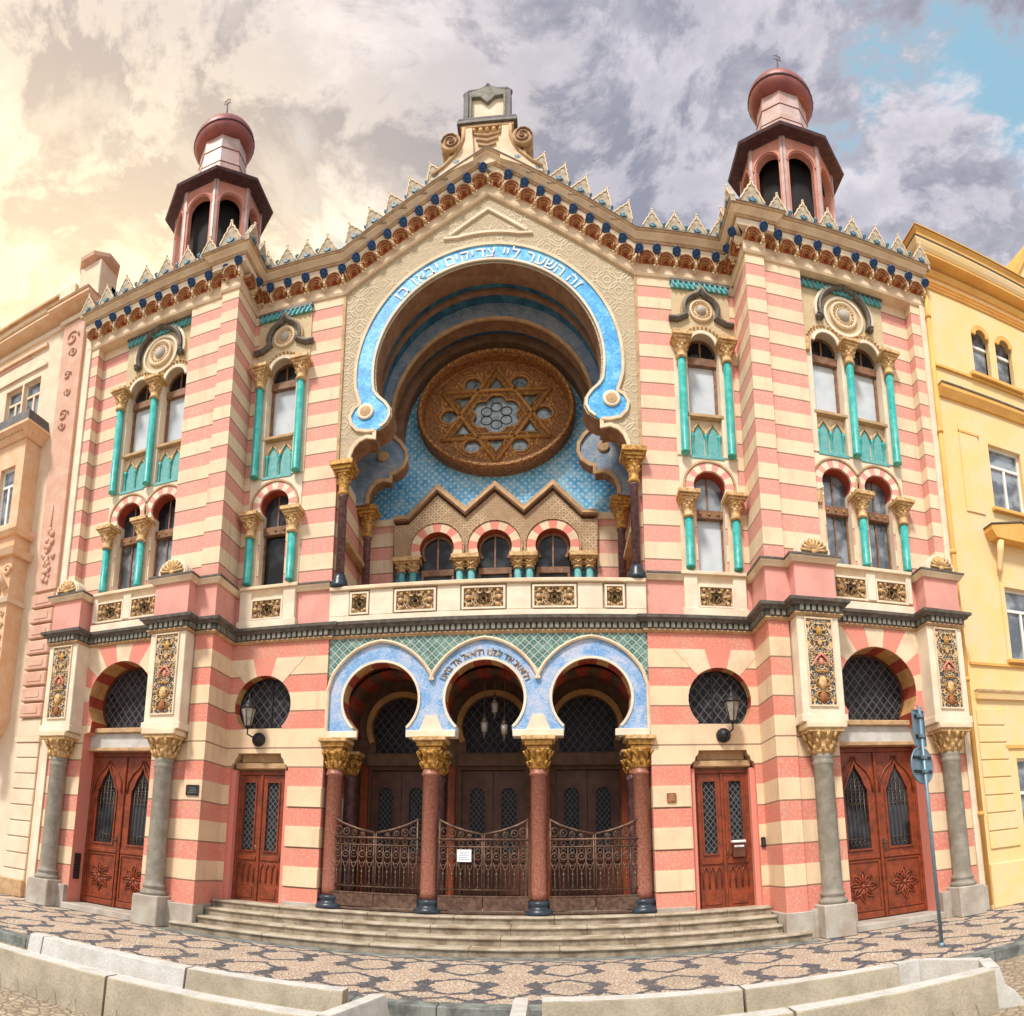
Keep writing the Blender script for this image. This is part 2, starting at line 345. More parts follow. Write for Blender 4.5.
def pavement():
    m, nt, b = new_mat('pavement_mosaic'); g = G(nt); o = g.obj(); x, y, z = g.xyz(o)
    A_, B_ = 1.475, 2.66
    nx = g.xyz(g.noise(o, 11, 2, 0.5, col=True))
    xs = g.m('ADD', x, g.m('MULTIPLY', g.m('SUBTRACT', nx[0], 0.5), 0.11)); ys = g.m('ADD', y, g.m('MULTIPLY', g.m('SUBTRACT', nx[1], 0.5), 0.16))
    u = g.m('PINGPONG', g.m('ADD', xs, A_ * 40 - 0.75), A_ / 2); v = g.m('PINGPONG', g.m('ADD', ys, B_ * 20 + 3.1), B_ / 2)
    def seg(ax, ay, bx, by):
        dx, dy = bx - ax, by - ay; L2 = dx * dx + dy * dy
        t = g.m('ADD', g.m('MULTIPLY', g.m('SUBTRACT', u, ax), dx / L2), g.m('MULTIPLY', g.m('SUBTRACT', v, ay), dy / L2), clamp=True)
        ex = g.m('SUBTRACT', g.m('SUBTRACT', u, ax), g.m('MULTIPLY', t, dx)); ey = g.m('SUBTRACT', g.m('SUBTRACT', v, ay), g.m('MULTIPLY', t, dy))
        return g.m('SQRT', g.m('ADD', g.m('MULTIPLY', ex, ex), g.m('MULTIPLY', ey, ey)))
    dm = g.m('MINIMUM', g.m('MINIMUM', seg(.33, .50, A_ / 2, .14), seg(.36, 1.02, A_ / 2, 1.24)), seg(.30, 1.08, .04, B_ / 2))
    def dia(cu, cv, ru, rv): return g.m('ADD', g.m('DIVIDE', g.m('ABSOLUTE', g.m('SUBTRACT', u, cu)), ru), g.m('DIVIDE', g.m('ABSOLUTE', g.m('SUBTRACT', v, cv)), rv))
    dark = g.m('MAXIMUM', g.m('LESS_THAN', dm, 0.05), g.m('LESS_THAN', g.m('MINIMUM', dia(.31, .54, .16, .30), dia(.37, .96, .16, .29)), 1.0))
    st = g.comb(x, y, 0.0)
    r = g.xyz(g.vor(st, 17, 'F1', 'Color')); e = g.vor(st, 17, 'DISTANCE_TO_EDGE')
    big_ = g.noise(o, 0.7, 4, 0.6)
    light = g.mix(r[0], (0.60, 0.44, 0.32), (0.74, 0.63, 0.50)); light = g.mix(g.sm(r[1], 0.6, 0.9, 0, 0.5), light, (0.62, 0.40, 0.30))
    dk = g.mix(r[0], (0.075, 0.08, 0.10), (0.16, 0.16, 0.18))
    c = g.mix(dark, light, dk); c = g.mix(g.sm(big_, 0.45, 0.75, 0, 0.4), c, (0.26, 0.22, 0.18))
    c = g.mix(g.sm(e, 0.09, 0.02, 0, 0.45), c, (0.16, 0.13, 0.10))
    g.put(b.inputs['Base Color'], c); b.inputs['Roughness'].default_value = 0.75
    g.put(b.inputs['Normal'], g.bump(g.m('ADD', g.sm(e, 0.0, 0.2), g.m('MULTIPLY', r[2], 0.5)), 0.9, 0.02)); M['pavement_mosaic'] = m
pavement()
def cobbles():
    m, nt, b = new_mat('cobbles'); g = G(nt); o = g.obj(); x, y, z = g.xyz(o)
    st = g.comb(x, y, 0.0); r = g.xyz(g.vor(st, 8.5, 'F1', 'Color')); e = g.vor(st, 8.5, 'DISTANCE_TO_EDGE')
    c = g.mix(r[0], (0.32, 0.25, 0.17), (0.44, 0.36, 0.26)); c = g.mix(g.sm(e, 0.10, 0.02, 0, 0.7), c, (0.13, 0.10, 0.07))
    c = g.mix(g.sm(g.noise(o, 0.8, 4), 0.45, 0.7, 0, 0.4), c, (0.22, 0.17, 0.12))
    g.put(b.inputs['Base Color'], c); b.inputs['Roughness'].default_value = 0.8
    g.put(b.inputs['Normal'], g.bump(g.sm(e, 0, 0.2), 0.7, 0.02)); M['cobbles'] = m
cobbles()

# ------------------------------------------------------------------ mesh builder
class MB:
    def __init__(s): s.v = []; s.f = []; s.m = []; s.sm = []; s.mats = []
    def mi(s, name):
        if name not in s.mats: s.mats.append(name)
        return s.mats.index(name)
    def add(s, vs, fs, mat, smooth=False):
        o = len(s.v); s.v += [tuple(p) for p in vs]; k = s.mi(mat) if isinstance(mat, str) else None
        for i, f in enumerate(fs):
            s.f.append([o + a for a in f]); s.m.append(k if k is not None else s.mi(mat[i])); s.sm.append(smooth)
        return s
    def box(s, x0, x1, y0, y1, z0, z1, mat, ch=0.0):
        x0, x1 = sorted((x0, x1)); y0, y1 = sorted((y0, y1)); z0, z1 = sorted((z0, z1))
        if ch <= 0:
            v = [(x, y, z) for z in (z0, z1) for y in (y0, y1) for x in (x0, x1)]
            s.add(v, [(0, 2, 3, 1), (4, 5, 7, 6), (0, 1, 5, 4), (2, 6, 7, 3), (0, 4, 6, 2), (1, 3, 7, 5)], mat)
        else:
            c = min(ch, (x1 - x0) / 3, (z1 - z0) / 3, (y1 - y0) / 3)
            bm = bmesh.new()
            r = bmesh.ops.create_cube(bm, size=1)
            for w in bm.verts: w.co = Vector((x0 + (w.co.x + .5) * (x1 - x0), y0 + (w.co.y + .5) * (y1 - y0), z0 + (w.co.z + .5) * (z1 - z0)))
            bmesh.ops.bevel(bm, geom=bm.edges[:], offset=c, segments=1, affect='EDGES')
            bm.verts.index_update()
            s.add([w.co for w in bm.verts], [[w.index for w in f.verts] for f in bm.faces], mat); bm.free()
        return s
    def prism(s, poly, y0, y1, mat, holes=(), side=None, back=True):
        """xz outline extruded from y0 (front) to y1; side(loop_index, edge_index, mid) -> material"""
        loops = [list(poly)] + [list(h) for h in holes]
        pts = [p for l in loops for p in l]; n = len(pts)
        tris = tessellate_polygon([[Vector((p[0], p[1], 0)) for p in l] for l in loops])
        vs = [(p[0], y0, p[1]) for p in pts] + [(p[0], y1, p[1]) for p in pts]
        fs = [tuple(t) for t in tris]; ms = [mat] * len(fs)
        if back: fs += [tuple(n + i for i in reversed(t)) for t in tris]; ms += [mat] * len(tris)
        k = 0
        for li, l in enumerate(loops):
            for i in range(len(l)):
                j = (i + 1) % len(l)
                fs.append((k + i, k + j, n + k + j, n + k + i))
                mid = ((l[i][0] + l[j][0]) / 2, (l[i][1] + l[j][1]) / 2)
                ms.append(side(li, i, mid) if side else mat)
            k += len(l)
        return s.add(vs, fs, ms)
    def lathe(s, prof, cx, cy, mat, n=20, cz=0.0, smooth=True, axis='z', rot=0.0):
        vs = []
        for r, h in prof:
            for i in range(n):
                a = 2 * PI * (i + rot) / n; u, w = r * math.cos(a), r * math.sin(a)
                vs.append((cx + u, cy + w, cz + h) if axis == 'z' else (cx + u, cy + h, cz + w))
        fs = [(k * n + i, k * n + (i + 1) % n, (k + 1) * n + (i + 1) % n, (k + 1) * n + i) for k in range(len(prof) - 1) for i in range(n)]
        s.add(vs, fs, mat, smooth)
        o = len(s.v) - len(vs); k = s.mi(mat)
        s.f.append([o + i for i in range(n)]); s.m.append(k); s.sm.append(False)
        s.f.append([o + (len(prof) - 1) * n + i for i in range(n)]); s.m.append(k); s.sm.append(False)
        return s
    def tube(s, path, r, mat, n=8, closed=False, smooth=True, flat=1.0):
        P = [Vector(p) for p in path]; vs = []; N = len(P)
        for i, p in enumerate(P):
            a = P[(i - 1) % N] if (closed or i > 0) else p; b = P[(i + 1) % N] if (closed or i < N - 1) else p
            t = (b - a).normalized() if (b - a).length > 1e-9 else Vector((0, 0, 1))
            up = Vector((0, 1, 0)) if abs(t.y) < 0.9 else Vector((0, 0, 1))
            u = t.cross(up).normalized(); w = u.cross(t).normalized()
            rr = r[i] if isinstance(r, (list, tuple)) else r
            for k in range(n):
                an = 2 * PI * k / n
                vs.append(p + u * (rr * math.cos(an)) + w * (rr * flat * math.sin(an)))
        E = N if closed else N - 1
        fs = [(i * n + k, i * n + (k + 1) % n, ((i + 1) % N) * n + (k + 1) % n, ((i + 1) % N) * n + k) for i in range(E) for k in range(n)]
        if not closed: fs += [tuple(range(n)), tuple((N - 1) * n + k for k in range(n))]
        return s.add(vs, fs, mat, smooth)
    def band(s, path, prof, mat, closed=False, plane='xz', base=0.0, ends=True, smooth=False):
        """sweep a section along a polyline. plane 'xz': path (x,z), section (outward-in-plane, y);
        plane 'xy': path (x,y), section (outward, z)."""
        N = len(path); P = [Vector((p[0], p[1])) for p in path]; K = len(prof); vs = []
        for i in range(N):
            a = P[(i - 1) % N] if (closed or i > 0) else None; b = P[(i + 1) % N] if (closed or i < N - 1) else None
            ns = []
            if a is not None: t = (P[i] - a).normalized(); ns.append(Vector((t.y, -t.x)))
            if b is not None: t = (b - P[i]).normalized(); ns.append(Vector((t.y, -t.x)))
            nn = ns[0] if len(ns) == 1 else (ns[0] + ns[1]) / max(0.25, 1 + ns[0].dot(ns[1]))
            for (o, q) in prof:
                w = P[i] + nn * o
                vs.append((w.x, q, w.y) if plane == 'xz' else (w.x, w.y, base + q))
        E = N if closed else N - 1
        fs = [(i * K + k, i * K + (k + 1) % K, ((i + 1) % N) * K + (k + 1) % K, ((i + 1) % N) * K + k) for i in range(E) for k in range(K)]
        if not closed and ends: fs += [tuple(range(K)), tuple((N - 1) * K + k for k in range(K))]
        ms = mat
        if not isinstance(mat, str): ms = [mat[k % K] for i in range(E) for k in range(K)] + [mat[0]] * (2 if (not closed and ends) else 0)
        return s.add(vs, fs, ms, smooth)
    def ball(s, c, r, mat, n=10, sz=1.0, sy=1.0):
        prof = [(r * math.sin(PI * k / 6) + 1e-4, -r * sz * math.cos(PI * k / 6)) for k in range(7)]
        k0 = len(s.v); s.lathe(prof, c[0], c[1], mat, n, c[2])
        if sy != 1.0:
            for i in range(k0, len(s.v)):
                v = s.v[i]; s.v[i] = (v[0], c[1] + (v[1] - c[1]) * sy, v[2])
        return s
    SPLIT = ('window_ledge', 'impost_course', 'frame_moulding', 'arch_order_', 'quoin', 'plinth', 'jamb', 'springer', 'void_backing', 'loggia_side_wall', 'lesene', 'sill', 'window_parapet')
    def build(s, name, parent=None, mirror=False, loc=None, keep=False):
        if name in s.SPLIT and not keep:
            # every loose piece becomes an object of its own
            par_ = list(range(len(s.v)))
            def find(a):
                while par_[a] != a: par_[a] = par_[par_[a]]; a = par_[a]
                return a
            for f in s.f:
                for q in f[1:]: par_[find(q)] = find(f[0])
            groups = {}
            for i, f in enumerate(s.f): groups.setdefault(find(f[0]), []).append(i)
            o = None
            for gi in groups.values():
                t = MB0(); t.mats = list(s.mats); mp = {}
                for i in gi:
                    for q in s.f[i]:
                        if q not in mp: mp[q] = len(t.v); t.v.append(s.v[q])
                    t.f.append([mp[q] for q in s.f[i]]); t.m.append(s.m[i]); t.sm.append(s.sm[i])
                o = t.build(name, parent, mirror, loc, keep=True)
            return o
        me = bpy.data.meshes.new(name)
        v = [(-a, b, c) for a, b, c in s.v] if mirror else s.v
        me.from_pydata([Vector(p) for p in v], [], s.f)
        for k in s.mats: me.materials.append(M[k])
        me.polygons.foreach_set('material_index', s.m); me.polygons.foreach_set('use_smooth', s.sm)
        bm = bmesh.new(); bm.from_mesh(me); bmesh.ops.recalc_face_normals(bm, faces=bm.faces[:]); bm.to_mesh(me); bm.free()
        o = bpy.data.objects.new(name, me); COL.objects.link(o)
        if parent is not None: o.parent = parent
        if loc: o.location = loc
        return o

MB0 = MB
def empty(name, label, cat, loc=(0, 0, 0), rz=0.0, group=None):
    o = bpy.data.objects.new(name, None); COL.objects.link(o); o.location = loc; o.rotation_euler = (0, 0, rz)
    o.empty_display_size = 0.3
    o['label'] = label; o['category'] = cat
    if group: o['group'] = group
    return o
def tag(o, label=None, cat=None, group=None, kind=None):
    if label: o['label'] = label
    if cat: o['category'] = cat
    if group: o['group'] = group
    if kind: o['kind'] = kind
    return o
def arc(cx, cz, r, a0, a1, n, sx=1.0):
    return [(cx + sx * r * math.cos(math.radians(a0 + (a1 - a0) * i / n)), cz + r * math.sin(math.radians(a0 + (a1 - a0) * i / n))) for i in range(n + 1)]
def rect(x0, x1, z0, z1): return [(x0, z0), (x1, z0), (x1, z1), (x0, z1)]
def arch_hole(cx, z0, cz, r, hw=None, n=18):
    """opening: straight sides of half width hw from z0, then an arch of radius r about (cx,cz); horseshoe when hw<r"""
    hw = r if hw is None else hw
    a = -math.degrees(math.acos(min(1, hw / r)))
    A = arc(cx, cz, r, a, 180 - a, n)
    return [(cx + hw, z0)] + A + [(cx - hw, z0)] if hw > 0 else A
def text_into(mb, ch, pos_fn, size, mat, depth=0.012, bold=0.0):
    if ch == 'ד':      # resh with the dalet's heel added
        k0 = len(mb.v); text_into(mb, 'ר', pos_fn, size, mat, depth, bold)
        x0, x1, z0, z1 = size * .20, size * .33, size * .46, size * .57
        mb.add([pos_fn(x, z, w) for w in (-depth, depth) for z in (z0, z1) for x in (x0, x1)], [(0, 2, 3, 1), (4, 5, 7, 6), (0, 1, 5, 4), (2, 6, 7, 3), (0, 4, 6, 2), (1, 3, 7, 5)], mat)
        return
    """lay one glyph as thin relief; pos_fn(u,v,w)->xyz"""
    cu = bpy.data.curves.new('t', 'FONT'); cu.body = ch; cu.size = size; cu.align_x = 'CENTER'; cu.align_y = 'BOTTOM_BASELINE'; cu.extrude = depth
    cu.resolution_u = 2; cu.offset = bold
    ob = bpy.data.objects.new('t', cu); COL.objects.link(ob)
    bpy.context.view_layer.update()
    me = ob.evaluated_get(bpy.context.evaluated_depsgraph_get()).to_mesh()
    vs = [pos_fn(v.co.x, v.co.y, v.co.z) for v in me.vertices]; fs = [tuple(p.vertices) for p in me.polygons]
    if vs: mb.add(vs, fs, mat)
    bpy.data.objects.remove(ob); bpy.data.curves.remove(cu)

# ================================================================== GROUND
def sheet(name, x0, x1, y0, y1, z, mat, kind='structure'):
    b = MB(); b.box(x0, x1, y0, y1, z - 0.3, z, mat); return tag(b.build(name), kind=kind)
b = MB(); b.add([(-400, -400, -0.14), (400, -400, -0.14), (400, 400, -0.14), (-400, 400, -0.14)], [(0, 1, 2, 3)], 'cobbles'); tag(b.build('road'), kind='structure')
sheet('sidewalk', -40, 40, -4.85, 3.0, 0.0, 'pavement_mosaic')
b = MB()
x = -40.0
while x < 40:
    b.box(x + 0.004, x + 0.996, -5.12, -4.853, -0.3, 0.012, 'kerb_stone', 0.012); x += 1.0
tag(b.build('kerb'), kind='structure')
b = MB()
for k in range(12): b.box(-6 + k, -5.006 + k, -1.48, -1.18, -0.1, 0.006, 'kerb_stone')
tag(b.build('paving_strip'), kind='structure')

# ================================================================== SYNAGOGUE
SY = empty('synagogue', 'synagogue with pink and cream striped front, blue horseshoe arch, rose window and two belfry turrets', 'synagogue')
XI, XP = 4.70, 7.84            # centre lines of the inner bay and of the pavilion
YP, YC = -0.85, -0.95          # pavilion wall plane, corner pilaster plane
XW0, YW = 7.90, -0.60           # pavilion window bay: centre line and recessed plane
def both(fn):
    for s in (1, -1): fn(s)

# ---- walls
def inner_wall(s):
    holes = [arch_hole(XI, 7.40, 9.35, 0.345, 0.31), arch_hole(XI, 10.03, 12.70, 0.35),
             [(XI + 0.50, 4.20)] + arc(XI, 4.72, 0.655, -45, 225, 26) + [(XI - 0.50, 4.20)],
             [(4.02, 0.43), (4.02, 3.36), (4.07, 3.44), (4.12, 3.47), (4.14, 3.55), (4.19, 3.60), (4.21, 3.68), (5.19, 3.68), (5.21, 3.60), (5.26, 3.55), (5.28, 3.47), (5.33, 3.44), (5.36, 3.36), (5.36, 0.43)]]
    def side(li, i, mid):
        if li == 3:
            a = math.degrees(math.atan2(mid[1] - 4.72, mid[0] - XI)) % 360
            return ('red_soffit' if int((a + 11) / 22) % 2 == 0 else 'tan_soffit') if mid[1] > 4.3 else 'cream'
        if li == 4: return 'pink' if mid[1] < 3.36 else 'tan_moulding'
        if li in (1, 2): return 'red_soffit' if (li == 1 and mid[1] > 9.15) else 'cream_pale'
        return 'stripes'
    b = MB(); b.prism(rect(3.26, 5.50, 0.43, 14.62), 0.0, 0.42, 'stripes', holes, side)
    b.build('wall', SY, mirror=s < 0)
    # stone blocks proud of the recessed pink shafts at door height
    b = MB()
    for z0, z1 in ((0.965, 1.365), (1.755, 2.175), (2.565, 2.985)):
        b.box(3.27, 3.98, -0.022, -0.002, z0 + 0.01, z1 - 0.01, 'stripes')
    b.build('quoin', SY, mirror=s < 0)
    b = MB()
    # radiating blocks over the round window
    for i, (a0, a1, mt) in enumerate([(48, 75, 'cream'), (75, 105, 'pink'), (105, 132, 'cream')]):
        pts = [(XI + 0.66 * math.cos(math.radians(a)), 4.72 + 0.66 * math.sin(math.radians(a))) for a in [a0 + (a1 - a0) * k / 4 for k in range(5)]]
        def outp(a):
            c, s_ = math.cos(math.radians(a)), math.sin(math.radians(a)); t = min(1.04 / max(s_, .01), .95 / max(abs(c), .01))
            return (XI + t * c, 4.72 + t * s_)
        q = [outp(a) for a in (a1, (a0 + a1) / 2, a0)]
        b.prism(pts + q[::1], -0.008, 0.0, mt)
    b.build('voussoir', SY, mirror=s < 0)
both(inner_wall)

DZ, DR = 4.80, 0.89
def pav_wall(s):
    XW = XW0 if s > 0 else XW0 - .13
    holes = [[(XP + 0.98, 0.10), (XP + 0.98, 4.00), (XP + 0.80, 4.05)] + arc(XP + 0.03, DZ, DR, -33, 213, 30) + [(XP - 0.75, 4.05), (XP - 0.98, 4.00), (XP - 0.98, 0.10)]]
    holes += [rect(6.80, 9.62, 7.384, 14.335)]
    def side(li, i, mid):
        if li == 1:
            if mid[1] < 4.05: return 'pink'
            a = math.degrees(math.atan2(mid[1] - DZ, mid[0] - XP)) % 360
            return 'red_soffit' if int((a + 10) / 20) % 2 == 0 else 'tan_soffit'
        return 'stripes'
    b = MB(); b.prism(rect(6.78, 9.64, 7.37, 14.36), YW, YW + 0.36, 'stripes', [h for dx in (-0.51, 0.51) for h in (arch_hole(XW + dx, 7.47, 9.42, 0.345, 0.31), arch_hole(XW + dx, 10.10, 12.77, 0.35))],
                      lambda li, i, m_: 'red_soffit' if (li in (1, 3) and m_[1] > 9.15) else 'cream_pale')
    b.build('window_recess', SY, mirror=s < 0)
    b = MB(); b.prism(rect(5.93, 9.98, 0.10, 7.30), YP, YP + 0.62, 'stripes', holes[:1], side); b.build('wall', SY, mirror=s < 0)
    b = MB(); b.prism(rect(5.93, 9.98, 7.301, 14.62), YP, YP + 0.24, 'stripes', holes[1:], lambda li, i, m_: 'stripes'); b.build('wall', SY, mirror=s < 0)
    b = MB(); b.box(5.50, 5.929, YC, 0.45, 0.10, 14.62, 'stripes'); b.build('corner_pilaster', SY, mirror=s < 0)
    b = MB(); b.box(9.86, 10.02, YP - 0.05, 0.4, 0.0, 14.62, 'cream_pale'); b.build('edge_strip', SY, mirror=s < 0)
    # radiating blocks of the portal
    b = MB(); cx = XP + 0.03
    n = 11; hw = 1.03; top = 6.09 - DZ
    for i in range(n):
        a0, a1 = -22 + i * 224 / n, -22 + (i + 1) * 224 / n
        pts = [(cx + (DR + 0.006) * math.cos(math.radians(a)), DZ + (DR + 0.006) * math.sin(math.radians(a))) for a in [a0 + (a1 - a0) * k / 4 for k in range(5)]]
        def outp(a):
            c, s_ = math.cos(math.radians(a)), math.sin(math.radians(a))
            t = min(top / s_ if s_ > .01 else 9, hw / abs(c) if abs(c) > .01 else 9); return (cx + t * c, DZ + t * s_)
        q = [outp(a1)]
        for cor in (math.degrees(math.atan2(top, hw)), 180 - math.degrees(math.atan2(top, hw))):
            if a0 < cor < a1: q.append(outp(cor))
        q.append(outp(a0))
        b.prism(pts + q, YP - 0.009, YP, 'cream' if i % 2 else 'pink')
    b.build('voussoir', SY, mirror=s < 0)
    # back of the block, so that the pavilion is solid
    b = MB(); b.box(5.52, 9.96, 0.46, 6.0, 0.0, 14.9, 'cream'); b.build('rear_block', SY, mirror=s < 0)
    # plinths
    b = MB(); b.box(5.47, 6.02, YC - 0.06, 0.1, 0.0, 0.50, 'pale_stone', 0.015)
    b.box(6.0, 6.90, -1.0, -0.5, 0.0, 0.52, 'pale_stone', 0.01)
    b.box(8.84, 10.0, -0.99, -0.5, 0.0, 0.52, 'pale_stone', 0.01)
    b.build('plinth', SY, mirror=s < 0)
    b = MB(); b.box(5.37, 5.52, -0.01, 0.02, 0.44, 0.60, 'pale_stone'); b.box(3.24, 4.0, -0.03, 0.2, 0.44, 0.68, 'pale_stone', 0.01)
    b.build('plinth', SY, mirror=s < 0)
both(pav_wall)
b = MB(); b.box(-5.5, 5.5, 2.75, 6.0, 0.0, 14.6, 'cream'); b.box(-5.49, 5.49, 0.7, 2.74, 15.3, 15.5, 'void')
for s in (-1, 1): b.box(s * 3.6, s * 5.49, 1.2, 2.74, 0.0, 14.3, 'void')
b.prism([(-5.4, 14.7), (5.4, 14.7), (0, 18.0)], 2.76, 6.0, 'roof_metal'); b.build('rear_block', SY)

# ---- windows
def colonnette(b, x, y, z0, z1, r, mat, n=14, capmat='gold_cream', cap=None):
    b.lathe([(r * 1.12, z0), (r * 1.12, z0 + 0.04), (r, z0 + 0.07), (r * 0.96, z1)], x, y, mat, n)
def capital(b, x, y, z0, z1, r, w, mat='gold_cream', n=14):
    h = z1 - z0
    b.lathe([(r * 1.02, z0), (r * 1.35, z0 + h * .04), (r * 1.3, z0 + h * .10), (r * 1.02, z0 + h * .14), (r * 1.1, z0 + h * .34), (r * 1.45, z0 + h * .42),
             (r * 1.15, z0 + h * .48), (r * 1.5, z0 + h * .62), (w * .36, z0 + h * .72)], x, y, mat, n)
    for k, (ww, a, c) in enumerate([(0.68, .66, .74), (0.82, .741, .84), (1.0, .841, 1.0)]):
        b.box(x - w * ww / 2, x + w * ww / 2, y - w * ww / 2, y + w * ww / 2, z0 + h * a, z0 + h * c, mat, 0.008)
    for k in range(8):
        an = PI / 4 * k; b.ball((x + r * 1.4 * math.cos(an), y + r * 1.4 * math.sin(an), z0 + h * .46), r * .30, mat, 6)
        b.ball((x + r * 1.5 * math.cos(an + .4), y + r * 1.5 * math.sin(an + .4), z0 + h * .60), r * .30, mat, 6)

def window_bay(s, X, yf, offs, pav):
    mir = s < 0
    e0, e1 = min(offs) - 0.66, max(offs) + 0.66
    if pav: e0, e1 = -1.02, 1.02
    # --- ornament field round the upper lights
    holes = [arch_hole(X + o, 10.03, 12.70, 0.352) for o in offs]
    b = MB(); b.prism([(X + e0, 12.62), (X + e1, 12.62), (X + e1, 14.10), (X + e0, 14.10)][:4], yf - 0.030, yf - 0.002, 'arabesque_small',
                      [arch_hole(X + o, 12.66, 12.70, 0.352) for o in offs]) if False else None
    # outline with notches for the arches
    out = [(X + e0, 12.60)]
    for o in offs: out += [(X + o - 0.352, 12.60)] + arc(X + o, 12.70, 0.352, 180, 0, 18) + [(X + o + 0.352, 12.60)]
    out += [(X + e1, 12.60), (X + e1, 14.10), (X + e0, 14.10)]
    b = MB(); b.prism(out, yf - 0.030, yf - 0.001, 'arabesque_small'); b.build('ornament_panel', SY, mirror=mir)
    # jamb strips
    b = MB()
    xs = sorted(set([round(min(offs) - 0.51, 3)] + [round(o + 0.51, 3) for o in offs]))
    for x in xs:
        b.box(X + x - 0.155, X + x + 0.155, yf - 0.028, yf - 0.001, 10.05, 12.595, 'cream_pale')
    b.box(X + min(offs) - 0.64, X + max(offs) + 0.64, yf - 0.02, yf - 0.001, 9.35, 10.02, 'cream_pale') if False else None
    b.build('jamb', SY, mirror=mir)
    # green glazed tile eaves
    b = MB(); b.box(X + e0 - 0.02, X + e1 + 0.02, yf - 0.11, yf - 0.001, 14.20, 14.27, 'dark_moulding'); b.box(X + e0 + 0.0, X + e1 - 0.0, yf - 0.09, yf - 0.001, 14.06, 14.199, 'turquoise_dull')
    k = int((e1 - e0) / 0.115)
    for i in range(k):
        xx = X + e0 + 0.06 + i * (e1 - e0 - 0.12) / (k - 1)
        b.tube([(xx - 0.03, yf - 0.10, 14.20), (xx + 0.03, yf - 0.085, 14.05)], 0.03, 'turquoise' if i % 2 else 'sky_glaze', 6)
    b.build('tile_eave', SY, mirror=mir)
    # hood mould
    b = MB(); zc = 13.55
    if not pav:
        xc = X
        L = [(xc - 0.74, 13.27), (xc - 0.55, 13.27), (xc - 0.44, 13.33)] + arc(xc, zc, 0.38, 205, 110, 12) + [(xc - 0.07, 13.95), (xc, 14.06)]
        R_ = [(2 * xc - p[0], p[1]) for p in reversed(L[:-1])]
        path = L + R_
        b.band(path, [(-0.05, yf - 0.04), (-0.05, yf - 0.13), (0.0, yf - 0.15), (0.05, yf - 0.10), (0.05, yf - 0.04)], 'dark_moulding')
        b.band([(p[0], p[1]) for p in path], [(-0.09, yf - 0.03), (-0.09, yf - 0.10), (-0.052, yf - 0.10), (-0.052, yf - 0.03)], 'tan_moulding')
    else:
        xc = X
        L = arc(xc, zc, 0.62, 198, 96, 16) + [(xc, zc + 0.70)]
        path = [(xc - 0.70, zc - 0.18)] + L + [(2 * xc - p[0], p[1]) for p in reversed(L[:-1])] + [(xc + 0.70, zc - 0.18)]
        b.band(path, [(-0.04, yf - 0.04), (-0.04, yf - 0.17), (0.0, yf - 0.19), (0.045, yf - 0.15), (0.045, yf - 0.04)], 'dark_moulding')
        b.band(L + [(2 * xc - p[0], p[1]) for p in reversed(L[:-1])], [(-0.12, yf - 0.03), (-0.12, yf - 0.10), (-0.06, yf - 0.11), (-0.06, yf - 0.03)], 'cream_pale')
        b.band(arc(xc, zc - .03, .47, 0, 350, 30), [(-.03, yf - .03), (-.03, yf - .07), (.03, yf - .07), (.03, yf - .03)], 'cream_pale', closed=True)
        for q in (-1, 1): b.ball((xc + q * 0.66, yf - 0.1, zc - 0.22), 0.075, 'dark_moulding')
        b.ball((xc, yf - 0.1, zc + 0.74), 0.06, 'dark_moulding')
    b.build('hood_mould', SY, mirror=mir)
    b = MB(); r = 0.27 if not pav else 0.34
    b.lathe([(r, 0), (r, -0.05), (r * .84, -0.075), (r * .80, -0.03), (r * .58, -0.03), (r * .54, -0.06), (r * .50, -0.03), (0.01, -0.055)], xc, yf - 0.03, 'cream', 26, zc - 0.0, axis='y')
    for i in range(18):
        a = 2 * PI * i / 18; b.ball((xc + r * .69 * math.cos(a), yf - 0.065, zc + r * .69 * math.sin(a)), 0.028, 'gold_cream', 6)
    b.lathe([(r * .44, -0.02), (r * .40, -0.075), (0.01, -0.10)], xc, yf - 0.03, 'pale_stone', 20, zc, axis='y')
    b.build('medallion', SY, mirror=mir)
    for o in offs:
        cx = X + o
        # bead-and-notch edging of the arch
        b = MB(); b.band(arc(cx, 12.70, 0.355, 8, 172, 22), [(0.0, yf - 0.035), (0.0, yf - 0.08), (-0.075, yf - 0.08), (-0.075, yf - 0.035)], 'cream_pale')
        for i in range(15):
            a = math.radians(8 + i * 164 / 14); b.ball((cx + 0.455 * math.cos(a), yf - 0.055, 12.70 + 0.455 * math.sin(a)), 0.032, 'gold_cream', 6)
        b.build('arch_edging', SY, mirror=mir)
        # upper light: timber frame, lintel, pale glazing
        yg = yf + 0.26
        b = MB()
        b.box(cx - 0.352, cx - 0.29, yg - 0.05, yg + 0.05, 11.03, 12.37, 'timber'); b.box(cx + 0.29, cx + 0.352, yg - 0.05, yg + 0.05, 11.03, 12.37, 'timber')
        b.box(cx - 0.352, cx + 0.352, yg - 0.10, yg + 0.05, 12.371, 12.56, 'timber', 0.01); b.box(cx - 0.352, cx + 0.352, yg - 0.05, yg + 0.05, 11.03, 11.09, 'timber')
        b.band(arc(cx, 12.70, 0.345, 0, 180, 16), [(-0.05, yg - 0.04), (-0.05, yg + 0.04), (0, yg + 0.04), (0, yg - 0.04)], 'timber')
        b.box(cx - 0.02, cx + 0.02, yg - 0.03, yg + 0.02, 12.56, 13.0, 'timber')
        w = b.build('window', SY, mirror=mir)
        b = MB(); b.box(cx - 0.30, cx + 0.30, yg, yg + 0.02, 11.05, 12.40, 'white_glass'); b.build('pane', w, mirror=mir)
